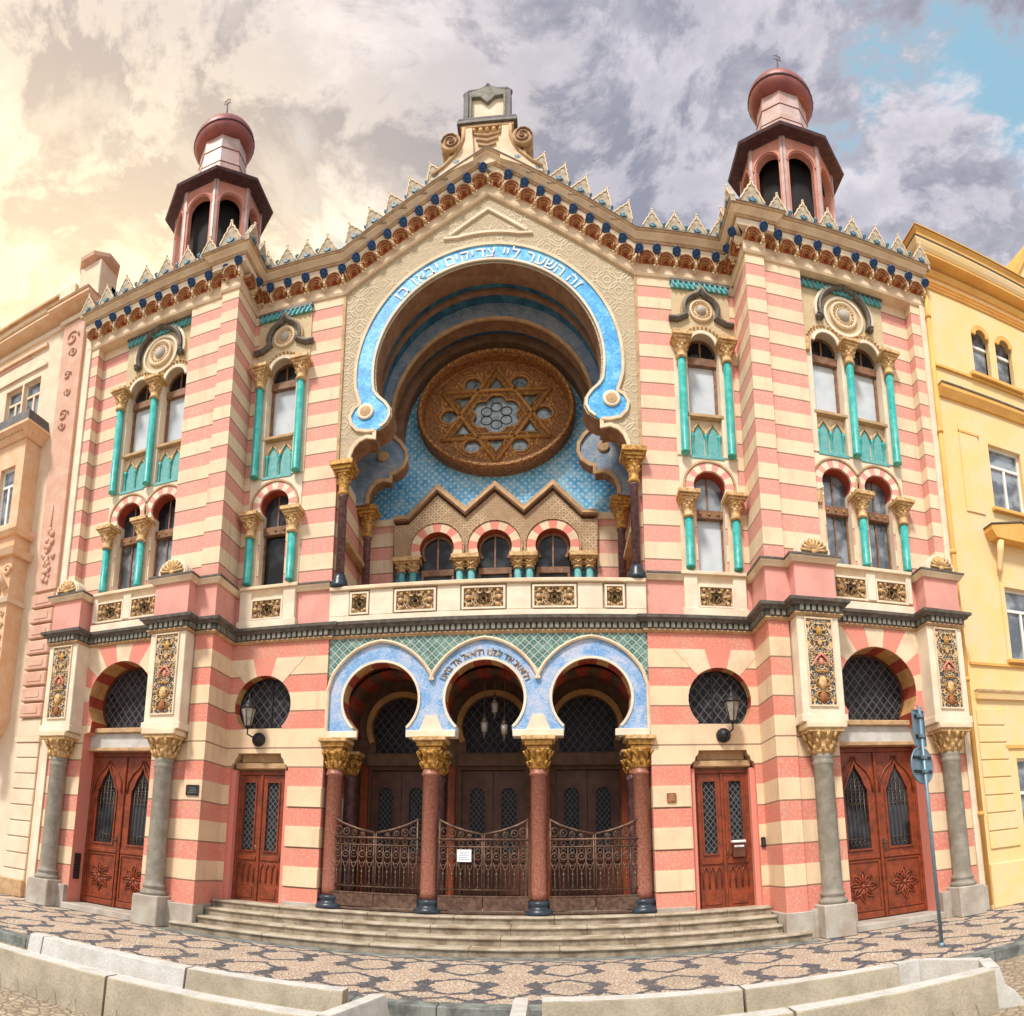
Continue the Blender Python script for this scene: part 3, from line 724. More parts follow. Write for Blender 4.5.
        b = MB(); b.prism([(cx + 0.33, 12.5)] + arc(cx, 12.70, 0.335, 0, 180, 14) + [(cx - 0.33, 12.5)], yg, yg + 0.02, 'dark_glass'); b.build('pane', w, mirror=mir)
        # apron below with two pointed niches
        ya = yf + 0.10
        b = MB(); b.box(cx - 0.352, cx + 0.352, ya, ya + 0.2, 10.0, 10.97, 'cream'); b.box(cx - 0.40, cx + 0.40, yf - 0.045, ya + 0.16, 10.971, 11.05, 'tan_moulding', 0.01)
        b.box(cx - 0.37, cx + 0.37, yf - 0.04, ya, 9.98, 10.06, 'turquoise_dull', 0.01)
        for q in (-1, 1):
            c2 = cx + q * 0.165
            pt = [(c2 - 0.12, 10.07), (c2 + 0.12, 10.07), (c2 + 0.12, 10.62), (c2 + 0.085, 10.74), (c2, 10.86), (c2 - 0.085, 10.74), (c2 - 0.12, 10.62)]
            b.prism(pt, ya - 0.012, ya - 0.001, 'turquoise_dull')
            b.tube([(p[0], ya - 0.03, p[1]) for p in [(c2 + 0.14, 10.60), (c2 + 0.10, 10.74), (c2, 10.88), (c2 - 0.10, 10.74), (c2 - 0.14, 10.60)]], 0.025, 'gold_cream', 6)
        for q in (-0.30, 0.0, 0.30):
            b.lathe([(0.035, 10.06), (0.025, 10.10), (0.025, 10.48), (0.042, 10.56), (0.048, 10.62)], cx + q, ya - 0.03, 'turquoise', 8)
        b.build('apron', SY, mirror=mir)
        # lower light
        b = MB()
        yg = yf + 0.26
        b.box(cx - 0.345, cx - 0.27, yg - 0.05, yg + 0.05, 7.40, 8.70, 'timber'); b.box(cx + 0.27, cx + 0.345, yg - 0.05, yg + 0.05, 7.40, 8.70, 'timber')
        b.box(cx - 0.345, cx + 0.345, yg - 0.12, yg + 0.05, 8.701, 8.90, 'timber', 0.01); b.box(cx - 0.345, cx + 0.345, yg - 0.05, yg + 0.05, 7.36, 7.46, 'timber')
        for q in (-0.2, 0, 0.2): b.ball((cx + q, yg - 0.12, 8.80), 0.035, 'gold', 6)
        b.box(cx - 0.018, cx + 0.018, yg - 0.03, yg + 0.02, 7.46, 8.70, 'timber') if pav else None
        b.box(cx - 0.018, cx + 0.018, yg - 0.03, yg + 0.02, 8.9, 9.67, 'timber')
        w = b.build('window', SY, mirror=mir)
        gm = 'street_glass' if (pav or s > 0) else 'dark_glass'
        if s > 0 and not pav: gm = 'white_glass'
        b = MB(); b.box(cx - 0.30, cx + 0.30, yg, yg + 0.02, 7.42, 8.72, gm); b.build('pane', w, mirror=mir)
        b = MB(); b.prism(arch_hole(cx, 8.85, 9.35, 0.34, 0.30), yg, yg + 0.02, 'street_glass' if s > 0 else 'dark_glass'); b.build('pane', w, mirror=mir)
        # striped horseshoe band
        b = MB(); n = 13
        for i in range(n):
            a0, a1 = -24 + i * 228 / n, -24 + (i + 1) * 228 / n
            pts = arc(cx, 9.35, 0.352, a0, a1, 3) + arc(cx, 9.35, 0.53, a1, a0, 3)
            b.prism(pts, yf - 0.050, yf - 0.001, 'pink_pale' if i % 2 else 'cream_pale')
        b.build('arch_band', SY, mirror=mir)
        b = MB(); b.band(arc(cx, 9.35, 0.56, 188, -8, 26)[::-1], [(-0.02, yf - 0.03), (-0.02, yf - 0.075), (0.02, yf - 0.075), (0.02, yf - 0.03)], 'tan_moulding'); b.build('arch_moulding', SY, mirror=mir)
    # pale field round the lower arches (behind band)
    ax0, ax1 = X + min(offs) - 0.64, X + max(offs) + 0.64
    b = MB()
    out = [(ax0, 9.08)]
    for o in offs: out += [(X + o - 0.40, 9.08)] + arc(X + o, 9.35, 0.45, 217, -37, 20) + [(X + o + 0.40, 9.08)]
    out += [(ax1, 9.08), (ax1, 10.0), (ax0, 10.0)]
    b.prism(out, yf - 0.022, yf - 0.0005, 'cream_pale'); b.build('arch_field', SY, mirror=mir)
    # colonnettes
    for x in xs:
        y = yf - 0.13
        if pav and x == xs[0]:      # a half-hidden impost stub takes the place of the inner shaft
            b = MB(); b.box(X + x - .14, X + x + .10, yf - .10, yf - .002, 12.42, 12.76, 'gold_cream', .02); b.build('impost_stub', SY, mirror=mir)
            b = MB(); b.box(X + x - .14, X + x + .12, yf - .10, yf - .002, 8.80, 9.09, 'gold_cream', .02); b.build('impost_stub', SY, mirror=mir)
            continue
        b = MB(); colonnette(b, X + x, y, 10.02, 12.24, 0.088, 'turquoise'); c = b.build('column', SY, mirror=mir)
        b = MB(); capital(b, X + x, y, 12.2401, 12.78, 0.095, 0.44); b.build('capital', c, mirror=mir)
        xl = X + x + (0.0)
        b = MB(); colonnette(b, xl, y, 7.45, 8.54, 0.088, 'turquoise'); c = b.build('column', SY, mirror=mir)
        b = MB(); capital(b, xl, y, 8.5401, 9.10, 0.095, 0.46); b.build('capital', c, mirror=mir)
    b = MB()
    for x in xs: b.box(X + x - 0.16, X + x + 0.16, yf - 0.02, yf - 0.001, 7.38, 9.06, 'cream')
    b.build('jamb', SY, mirror=mir)
def wins(s):
    window_bay(s, XI, 0.0, [0.0], False)
    before = set(COL.objects)
    window_bay(s, XW0 if s > 0 else XW0 - .13, YW, [-0.51, 0.51], True)
    for o in set(COL.objects) - before:
        if o.parent is SY: o.location.z = 0.07
both(wins)

# ---- plan lines for mouldings
def plan(pier_y, step=0.0):
    h = [(0.0, 0.06), (3.24, 0.06), (3.24, 0.0), (5.50, 0.0), (5.50, YC), (5.98, YC)]
    if pier_y is not None: h += [(5.98, pier_y), (6.86, pier_y), (6.86, YP), (8.95, YP), (8.95, pier_y), (9.78, pier_y), (9.78, YP), (9.98, YP)]
    else: h = h[:-1] + [(5.93, YC), (5.93, YP), (9.98, YP)]
    return [(-x, y) for x, y in reversed(h[1:])] + h
# main string cornice: dark mouldings with pale dentils
b = MB()
P1 = plan(-1.30)
b.band(P1, [(0.0, 6.095), (0.03, 6.095), (0.05, 6.12), (0.07, 6.13), (0.07, 6.155), (0.0, 6.155)], 'tan_moulding', plane='xy')
b.band(P1, [(0.0, 6.156), (0.06, 6.156), (0.06, 6.29), (0.0, 6.29)], 'dark_moulding', plane='xy')
b.band(P1, [(0.0, 6.291), (0.12, 6.291), (0.14, 6.33), (0.19, 6.36), (0.20, 6.42), (0.0, 6.44)], 'dark_moulding', plane='xy')
cor = b.build('string_cornice', SY)
b = MB()
for i in range(len(P1) - 1):
    p, q = Vector(P1[i]), Vector(P1[i + 1]); L = (q - p).length; t = (q - p).normalized(); nn = Vector((t.y, -t.x))
    k = max(1, int(L / 0.115)) if L > 0.1 else 0
    for j in range(k):
        c = p + t * (L * (j + 0.5) / k) + nn * 0.08
        hx = 0.036 if abs(t.x) > .5 else 0.03; hy = 0.03 if abs(t.x) > .5 else 0.036
        b.box(c.x - hx, c.x + hx, c.y - hy, c.y + hy, 6.175, 6.285, 'dentil_grey')
o_ = b.build('dentil_row', cor)
# pink parapet zone between string cornice and window ledge (pedestals over the piers)
b = MB()
P2 = plan(-1.26)
b2 = [p for p in P2 if abs(p[0]) >= 3.2]
for s in (1, -1):
    path = [(s * x, y) for x, y in [(3.26, 0.0), (5.50, 0.0), (5.50, YC), (6.0, YC), (6.0, -1.26), (6.84, -1.26), (6.84, YP), (8.97, YP), (8.97, -1.26), (9.82, -1.26), (9.82, YP), (9.98, YP)]]
    if s < 0: path = path[::-1]
    b.band(path, [(-0.12, 6.42), (0.006, 6.42), (0.006, 7.20), (-0.12, 7.20)], 'pink_pale', plane='xy')
    b.band(path, [(-0.12, 7.201), (0.06, 7.201), (0.09, 7.25), (0.12, 7.29), (0.12, 7.32), (-0.12, 7.32)], 'cream', plane='xy')
    b.band(path, [(-0.12, 7.321), (0.14, 7.321), (0.14, 7.36), (-0.12, 7.38)], 'dark_moulding', plane='xy')
    b.box(s * 6.0, s * 6.84, -1.2, -0.85, 6.43, 7.37, 'pink_pale'); b.box(s * 8.97, s * 9.82, -1.2, -0.85, 6.43, 7.37, 'pink_pale')
b.build('window_ledge', SY)

def fret_panel(X, y, z0, z1, w, par, mir, star=True):
    """pierced stucco panel with a star and bosses"""
    zc = (z0 + z1) / 2; h = z1 - z0
    b = MB(); b.box(-w / 2, w / 2, 0.0, 0.05, -h / 2, h / 2, 'fret')
    o = b.build('fret_panel', par, loc=((-X if mir else X), y, zc))
    b = MB()
    for q in (0, 1):
        R_ = h * .34
        pts = [(R_ * (1 if k % 2 == 0 else .52) * math.cos(PI * k / 6 + PI / 2), 0, R_ * (1 if k % 2 == 0 else .52) * math.sin(PI * k / 6 + PI / 2)) for k in range(12)]
        b.tube([(p[0], -0.02, p[2]) for p in pts], 0.022, 'gold_cream', 6, closed=True)
    b.lathe([(h * .1, -0.015), (h * .08, -0.04), (0.005, -0.05)], 0, 0, 'void', 10, 0, axis='y')
    for sx in (-1, 1):
        if w > h * 1.3:
            b.ball((sx * w * .38, -0.02, 0), h * .13, 'gold_cream', 8); b.ball((sx * w * .27, -0.015, 0), h * .07, 'gold_cream', 8)
        for sz in (-1, 1):
            b.ball((sx * w * .36, -0.015, sz * h * .33), h * .09, 'gold_cream', 8); b.ball((sx * w * .2, -0.015, sz * h * .38), h * .06, 'gold_cream', 8)
    b.band(rect(-w / 2 - 0.0, w / 2, -h / 2, h / 2), [(0.03, -0.04), (0.03, 0.03), (-0.01, 0.03), (-0.01, -0.04)], 'cream_pale', closed=True)
    b.build('star_relief', o)
def parapets(s):
    mir = s < 0
    b = MB(); b.box(XI - 0.66, XI - 0.38, -0.12, 0.0, 6.44, 7.30, 'cream_pale', .01); b.box(XI + 0.38, XI + 0.66, -0.12, 0.0, 6.44, 7.30, 'cream_pale', .01)
    b.box(XI - 0.70, XI + 0.70, -0.14, 0.0, 6.43, 6.60, 'cream_pale', .01); b.box(XI - 0.72, XI + 0.72, -0.17, 0.0, 7.305, 7.385, 'cream', .012); b.box(XI - .379, XI + .379, -0.06, 0, 7.1, 7.3, 'cream_pale')
    b.build('window_parapet', SY, mirror=mir)
    fret_panel(XI, -0.09, 6.64, 7.06, 0.70, SY, mir)
    b = MB(); y = YP - 0.12
    for x0, x1 in ((-0.99, -0.86), (-0.11, 0.11), (0.86, 0.99)): b.box(XP + x0, XP + x1, y, YP, 6.67, 7.3, 'cream_pale', .01)
    b.box(XP - .99, XP + .99, y - 0.03, YP, 6.43, 6.60, 'cream_pale', .01); b.box(XP - .99, XP + .99, y - 0.05, YP, 7.305, 7.385, 'cream', .012); b.box(XP - .85, XP + .85, y + .06, YP, 7.12, 7.3, 'cream_pale')
    b.build('window_parapet', SY, mirror=mir)
    for q in (-1, 1): fret_panel(XP + q * 0.485, YP - 0.08, 6.68, 7.12, 0.72, SY, mir)
    # shell antefixes over the piers
    for X in (6.42, 9.40):
        b = MB(); y0 = -1.30
        b.prism(arc(X, 7.39, 0.36, 0, 180, 18), y0, y0 + 0.30, 'cream_pale')
        b.band(arc(X, 7.39, 0.34, 0, 180, 18)[::-1], [(0.0, y0 - 0.04), (0.0, y0), (0.06, y0), (0.06, y0 - 0.04)], 'cream_pale')
        for k in range(9):
            a = PI * (k + .5) / 9; b.tube([(X, y0 - 0.03, 7.42), (X + .14 * math.cos(a), y0 - 0.05, 7.42 + .14 * math.sin(a)), (X + .29 * math.cos(a), y0 - 0.03, 7.41 + .29 * math.sin(a))], [0.012, 0.026, 0.04], 'gold_cream', 6)
        b.lathe([(0.07, -0.02), (0.05, -0.07), (0.005, -0.08)], X, y0, 'gold_cream', 10, 7.42, axis='y')
        b.build('shell_ornament', SY, mirror=mir)
both(parapets)

# ---- piers: plinth block, granite column, leafy capital, boxed pier with painted scrolls
def pier(s, X):
    mir = s < 0; y = -1.04
    b = MB(); w = 0.31
    b.box(X - w, X + w, y - w, y + w, 0.0, 0.60, 'pale_stone', 0.02)
    b.lathe([(0.27, 0.60), (0.28, 0.64), (0.27, 0.68), (0.225, 0.70), (0.22, 0.74), (0.245, 0.77), (0.235, 0.80), (0.205, 0.82), (0.20, 0.90), (0.19, 3.18), (0.20, 3.20), (0.215, 3.24), (0.20, 3.28), (0.195, 3.32), (0.215, 3.36), (0.20, 3.40)], X, y, 'grey_granite', 26)
    c = b.build('pier_column', SY, mirror=mir)
    b = MB()
    b.lathe([(0.20, 3.40), (0.23, 3.46), (0.21, 3.55), (0.25, 3.68), (0.31, 3.78), (0.34, 3.80)], X, y, 'gold_cream', 20)
    for row, (zz_, r0, n_) in enumerate([(3.50, .225, 10), (3.62, .25, 10), (3.74, .31, 12)]):
        for k in range(n_):
            a = 2 * PI * (k + .5 * row) / n_
            b.tube([(X + r0 * math.cos(a), y + r0 * math.sin(a), zz_ - .07), (X + (r0 + .03) * math.cos(a), y + (r0 + .03) * math.sin(a), zz_), (X + (r0 + .075) * math.cos(a), y + (r0 + .075) * math.sin(a), zz_ + .05), (X + (r0 + .06) * math.cos(a), y + (r0 + .06) * math.sin(a), zz_ + .01)], [0.03, 0.035, 0.028, 0.012], 'gold_cream', 6)
    b.box(X - .37, X + .37, y - .33, y + .2, 3.80, 3.87, 'gold_cream', .01); b.box(X - .41, X + .41, y - .37, y + .2, 3.871, 3.985, 'cream', .015)
    b.build('capital', c, mirror=mir)
    b = MB(); b.box(X - .44, X + .44, -1.30, -0.845, 4.14, 6.10, 'cream_pale', 0.012); b.box(X - .48, X + .48, -1.345, -0.842, 3.99, 4.139, 'cream_pale', 0.015)
    p = b.build('pier_box', SY, mirror=mir)
    xx = -X if mir else X
    b = MB(); b.box(-0.265, 0.265, 0, 0.04, -0.85, 0.85, 'scroll_panel')
    q = b.build('scroll_panel', p, loc=(xx, -1.315, 5.18))
    b = MB()
    b.band(rect(-0.27, 0.27, -0.86, 0.86), [(0.025, -0.02), (0.025, 0.02), (-0.005, 0.02), (-0.005, -0.02)], 'cream', closed=True)
    for zz_, rr, mt in ((0.62, .07, 'gold'), (0.38, .05, 'gold_cream'), (-0.42, .09, 'gold_cream'), (-0.70, .08, 'brown_corbel')):
        b.ball((0, -0.01, zz_), rr, mt, 10, 1.5, 0.5)
    b.tube([(-.12, -.02, -.10), (-.13, -.03, .02), (-.06, -.03, .10), (0, -.03, .14), (.06, -.03, .10), (.13, -.03, .02), (.12, -.02, -.10)], .022, 'pink', 6)
    b.ball((0, -.01, .0), .05, 'pink', 8, 1.4, .5)
    for sx in (-1, 1):
        for z0 in (-.68, -.42, -.15, .2, .46, .68):
            b.tube([(sx * (.06 + .085 * math.sin(t)) , -.018, z0 + .085 * math.cos(t) * (1 - t / 9)) for t in [k * .55 for k in range(9)]], .013, 'gold_cream' if z0 > 0 else 'gold', 5)
    b.build('relief', q)
def portal(s):
    mir = s < 0; cx = XP + 0.03; yb = YP + 0.60
    for X in (6.40, 9.34): pier(s, X)
    # recess: lintel, fanlight, pink return jambs
    b = MB(); b.box(XP - 0.99, XP + 0.99, YP + .28, YP + .62, 3.72, 4.06, 'concrete_light', 0.01); b.box(XP - 1.02, XP + 1.02, YP + 0.18, YP + .6, 4.061, 4.17, 'tan_moulding', 0.012); b.box(XP - 1.0, XP + 1.0, YP + 0.22, YP + .6, 3.64, 3.719, 'tan_moulding', .01)
    b.build('portal_lintel', SY, mirror=mir)
    b = MB(); b.prism(arch_hole(cx, 4.12, DZ, 0.90, 0.70, 26), yb - 0.02, yb + 0.03, 'quarry_glass'); b.build('fanlight', SY, mirror=mir)
    b = MB(); b.band(arc(cx, DZ, 0.885, 210, -30, 30)[::-1], [(-0.0, yb - 0.06), (0.0, yb - 0.02), (-0.05, yb - 0.02), (-0.05, yb - 0.06)], 'dark_wood'); b.build('fanlight_frame', SY, mirror=mir)
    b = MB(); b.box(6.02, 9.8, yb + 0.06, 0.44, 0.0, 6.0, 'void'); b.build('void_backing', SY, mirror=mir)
    # threshold
    b = MB(); b.box(XP - 1.0, XP + 1.0, -1.05, yb, 0.0, 0.14, 'pale_stone', 0.015); b.build('threshold', SY, mirror=mir)
    # double door
    b = MB(); z0, z1 = 0.15, 3.635; y0 = yb - 0.14
    b.box(XP - 1.0, XP + 1.0, y0, y0 + .1, z1 - 0.10, z1, 'oak', .01)
    for q in (-1, 1): b.box(XP + q * 1.0, XP + q * 0.93, y0, y0 + .1, z0, z1 - .101, 'oak', .01)
    b.box(XP - .03, XP + .03, y0 - .03, y0 + .1, z0, z1 - .102, 'oak', .012)
    fr = b.build('door_frame', SY, mirror=mir)
    for q in (-1, 1):
        lx = XP + q * 0.48; b = MB()
        gl = [(lx - .26, 1.55), (lx + .26, 1.55), (lx + .26, 2.75), (lx + .20, 2.85), (lx + .14, 3.02), (lx + .05, 3.16), (lx, 3.30), (lx - .05, 3.16), (lx - .14, 3.02), (lx - .20, 2.85), (lx - .26, 2.75)]
        b.prism(rect(lx - .445, lx + .445, z0, z1 - .11), y0 + .02, y0 + .08, 'oak', [gl])
        b.band(gl, [(0.0, y0 + .022), (0.0, y0 - .012), (.035, y0 - .012), (.035, y0 + .022)], 'oak', closed=True)
        b.box(lx - .43, lx + .43, y0 - .02, y0 + .02, 1.33, 1.42, 'oak', .012); b.box(lx - .43, lx + .43, y0 - .012, y0 + .02, .16, .28, 'oak', .012)
        # carved tracery beside the pointed light
        for e in (-1, 1):
            b.tube([(lx + e * .40, y0 + .005, 2.70), (lx + e * .38, y0 - .0, 2.95), (lx + e * .26, y0, 3.15), (lx + e * .08, y0, 3.32), (lx + e * .02, y0, 3.44)], .022, 'oak', 6)
        # star flower panel
        b.band(rect(lx - .38, lx + .38, .34, 1.28), [(0, y0 + .022), (0, y0 - .008), (.03, y0 - .008), (.03, y0 + .022)], 'oak', closed=True)
        for k in range(8):
            a = PI / 4 * k; L = .33 if k % 2 == 0 else .30
            c, s_ = math.cos(a), math.sin(a)
            pts = [(lx + c * .05, .80 + s_ * .05), (lx + c * L * .6 - s_ * .07, .80 + s_ * L * .6 + c * .07), (lx + c * L, .80 + s_ * L), (lx + c * L * .6 + s_ * .07, .80 + s_ * L * .6 - c * .07)]
            b.tube([(p[0], y0 + .005, p[1]) for p in pts], .020, 'oak', 6, closed=True)
            b.tube([(lx + c * .04, y0 + .0, .80 + s_ * .04), (lx + c * L * .8, y0, .80 + s_ * L * .8)], [.03, .012], 'oak', 6)
        b.lathe([(.06, .02), (.05, -.03), (.005, -.045)], lx, y0, 'oak', 12, .80, axis='y')
        dr = b.build('door', SY, mirror=mir)
        b = MB(); b.prism(gl, y0 + .055, y0 + .07, 'dark_glass'); b.build('door_glass', dr, mirror=mir)
        b = MB()
        for e in range(-2, 3): b.tube([(lx + e * .095, y0 + .03, 1.58), (lx + e * .095, y0 + .03, 3.12 - abs(e) * .20)], .008, 'bronze', 5)
        for zz_ in (1.75, 2.45, 2.75):
            b.tube([(lx - .25, y0 + .03, zz_), (lx + .25, y0 + .03, zz_)], .007, 'bronze', 5)
        for i in range(5):
            for e in range(-2, 2):
                if 2.5 + i * .14 < 3.0 - abs(e + .5) * .12: b.tube([(lx + (e + .5) * .095 + .04 * math.cos(t), y0 + .028, 2.52 + i * .14 + .05 * math.sin(t)) for t in [k * PI / 4 for k in range(8)]], .006, 'bronze', 4, closed=True)
        for e in range(-2, 2): b.tube([(lx + (e + .5) * .095 + .04 * math.cos(t), y0 + .028, 1.66 + .06 * math.sin(t)) for t in [k * PI / 4 for k in range(8)]], .006, 'bronze', 4, closed=True)
        b.build('grille', dr, mirror=mir)
        if q > 0:
            b = MB(); b.tube([(XP + .07, y0 - .02, 1.62), (XP + .07, y0 - .07, 1.62), (XP + .15, y0 - .075, 1.62)], .012, 'bronze', 6); b.box(XP + .05, XP + .09, y0 - .035, y0 - .02, 1.52, 1.72, 'bronze'); b.build('handle', dr, mirror=mir)
both(portal)

# ---- inner bay: round window, corbelled door
def side_door(s):
    mir = s < 0
    b = MB(); b.prism([(XI + .49, 4.22)] + arc(XI, 4.72, .66, -45, 225, 26) + [(XI - .49, 4.22)], 0.30, 0.34, 'quarry_glass'); w = b.build('round_window', SY, mirror=mir)
    b = MB(); b.band(([(XI + .49, 4.215)] + arc(XI, 4.72, .65, -45, 225, 26) + [(XI - .49, 4.215)]), [(0, .25), (0, .30), (.05, .30), (.05, .25)], 'iron_dark', closed=True)
    b.box(XI - .12, XI - .09, .27, .30, 4.22, 5.36, 'iron_dark'); b.box(XI - .5, XI + .5, .0, .3, 4.201, 4.213, 'cream')
    b.build('frame', w, mirror=mir)
    b = MB(); b.box(4.0, 5.38, .32, .42, 3.32, 3.72, 'tan_moulding'); b.box(4.2, 5.2, .20, .319, 3.50, 3.70, 'tan_moulding', .02); b.box(4.1, 5.3, .12, .319, 3.36, 3.49, 'tan_moulding', .02)
    b.build('door_lintel', SY, mirror=mir)
    for e0, e1 in ((4.02, 4.12), (5.26, 5.36)):
        b = MB(); b.box(e0, e1, .10, .45, .45, 3.33, 'pink'); b.build('door_jamb', SY, mirror=mir)
    y0 = .24; z0, z1 = .48, 3.32
    b = MB(); b.box(4.12, 5.26, y0, y0 + .1, z1 - .08, z1, 'oak', .01)
    for x in (4.12, 5.20): b.box(x, x + .06, y0, y0 + .1, z0, z1 - .081, 'oak', .01)
    b.box(XI - .03, XI + .03, y0 - .02, y0 + .1, z0, z1 - .082, 'oak', .01); b.build('door_frame', SY, mirror=mir)
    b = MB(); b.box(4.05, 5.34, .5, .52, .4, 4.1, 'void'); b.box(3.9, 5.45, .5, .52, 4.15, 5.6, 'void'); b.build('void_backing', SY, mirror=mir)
    for q in (-1, 1):
        lx = XI + q * .27; b = MB(); gl = rect(lx - .13, lx + .13, 1.65, 3.08)
        b.prism(rect(lx - .238, lx + .238, z0, z1 - .09), y0 + .02, y0 + .07, 'oak', [gl])
        b.band(gl, [(0, y0 + .02), (0, y0 - .008), (.03, y0 - .008), (.03, y0 + .02)], 'oak', closed=True)
        b.box(lx - .22, lx + .22, y0 - .01, y0 + .02, 1.44, 1.54, 'oak', .01); b.box(lx - .23, lx + .23, y0 - .01, y0 + .02, .49, .60, 'oak', .01)
        for e in (-1, 0, 1):
            b.tube([(lx + e * .13 - .06, y0 + .01, .98), (lx + e * .13 - .06, y0 + .0, 1.28), (lx + e * .13, y0, 1.40), (lx + e * .13 + .06, y0 + .0, 1.28), (lx + e * .13 + .06, y0 + .01, .98)], .014, 'oak', 5)
        b.box(lx - .17, lx + .17, y0 - .0, y0 + .02, .66, .90, 'oak', .02)
        dr = b.build('door', SY, mirror=mir)
        b = MB(); b.prism(gl, y0 + .045, y0 + .06, 'quarry_fine'); b.build('door_glass', dr, mirror=mir)
        if q > 0: b = MB(); b.tube([(XI + .05, y0 - .01, 1.6), (XI + .05, y0 - .05, 1.6), (XI + .05, y0 - .05, 1.75), (XI + .05, y0 - .01, 1.75)], .01, 'bronze', 6); b.build('handle', dr, mirror=mir)
both(side_door)

# ---- ground floor arcade
AC = [-2.12, 0.0, 2.12]
def arcade_outline():
    pts = [(-3.26, 6.095), (-3.26, 4.02)]
    for c in AC:
        pts += [(c - .56, 4.02)] + arc(c, 4.78, .78, 226, -46, 30) + [(c + .56, 4.02)]
    return pts + [(3.26, 4.02), (3.26, 6.095)]
ao = arcade_outline()
def sidef(li, i, mid):
    if abs(mid[0]) > 3.2 or mid[1] > 6.0: return 'cream_pale'
    for c in AC:
        if abs(mid[0] - c) < .8:
            if mid[1] < 4.23: return 'cream_pale'
            a = math.degrees(math.atan2(mid[1] - 4.78, mid[0] - c)) % 360
            return 'red_soffit' if int((a + 12) / 24) % 2 == 0 else 'tan_soffit'
    return 'cream_pale'
b = MB(); b.prism(ao, 0.06, 0.42, 'pale_blue_mosaic', side=sidef); AW = b.build('arcade_wall', SY)
def outer_arc(c, inset=0.0):
    R_ = 1.14 - inset
    A = arc(c, 4.80, R_, 18, 162, 22)
    return [(x, z + 0.07 * max(0, 1 - abs(x - c) / 0.8)) for x, z in A]
b = MB()
top = 6.094
tr = [(-3.259, 6.094), (-3.259, 4.95)]
segs = []
for c in AC: segs.append(outer_arc(c)[::-1])
# spandrels between the arches
poly = [(3.259, top), (-3.259, top), (-3.259, segs[0][0][1])]
for k, sg in enumerate(segs):
    poly += sg
poly += [(3.259, segs[2][-1][1])]
b.prism(poly, 0.045, 0.0595, 'teal_lattice'); b.build('tile_spandrel', AW)
b = MB()
for c in AC:
    p = outer_arc(c)[::-1]
    if c == AC[0]: p = [(-3.235, 4.05), (-3.235, 5.0)] + [q for q in p if q[0] > -3.20]
    if c == AC[2]: p = [q for q in p if q[0] < 3.20] + [(3.235, 5.0), (3.235, 4.05)]
    b.band(p, [(-.035, .05), (-.035, .0), (0.0, -.02), (.03, .0), (.03, .05)], 'tan_moulding' if False else 'cream')
b.build('arch_moulding', AW)
b = MB()
for c in AC: b.band(arc(c, 4.78, .785, 226, -46, 34), [(-.0, .06), (0, .035), (-.05, .035), (-.05, .06)], 'cream_pale')
b.build('arch_edging', AW)
b = MB()   # plain cream springers above the capitals
for X, w in ((-3.08, .24), (-1.06, .497), (1.06, .497), (3.08, .24)):
    x0, x1 = X - (w if abs(X) < 2 else (.17 if X < 0 else .515)), X + (w if abs(X) < 2 else (.515 if X < 0 else .17))
    b.box(x0, x1, -.02, .059, 3.99, 4.13, 'cream_pale', .01)
    if abs(X) < 2: b.prism([(X - .24, 4.131), (X + .24, 4.131), (X + .11, 4.44), (X - .11, 4.44)], .035, .059, 'cream_pale')
b.build('springer', AW)
# inscription in the middle arch
b = MB()
txt = 'הלוא אב אחד לכלנו הלוא אל אחד בראנו'
N_ = len(txt)
for i, ch in enumerate(txt):
    if ch == ' ': continue
    a = math.radians(24 + (132) * i / (N_ - 1)); r0 = 0.865
    ux, uz = -math.sin(a) * -1, math.cos(a) * -1       # reading direction runs right to left; glyph x axis points clockwise
    def pos(u, v, w, a=a, r0=r0):
        rx, rz = math.cos(a), math.sin(a); tx, tz = math.sin(a), -math.cos(a)
        return (0.0 + rx * (r0 + v) + tx * u, 0.052 - w, 4.80 + rz * (r0 + v) + tz * u)
    text_into(b, ch, pos, 0.19, 'gold' if i % 2 else 'dark_moulding', 0.008)
b.build('inscription', AW)

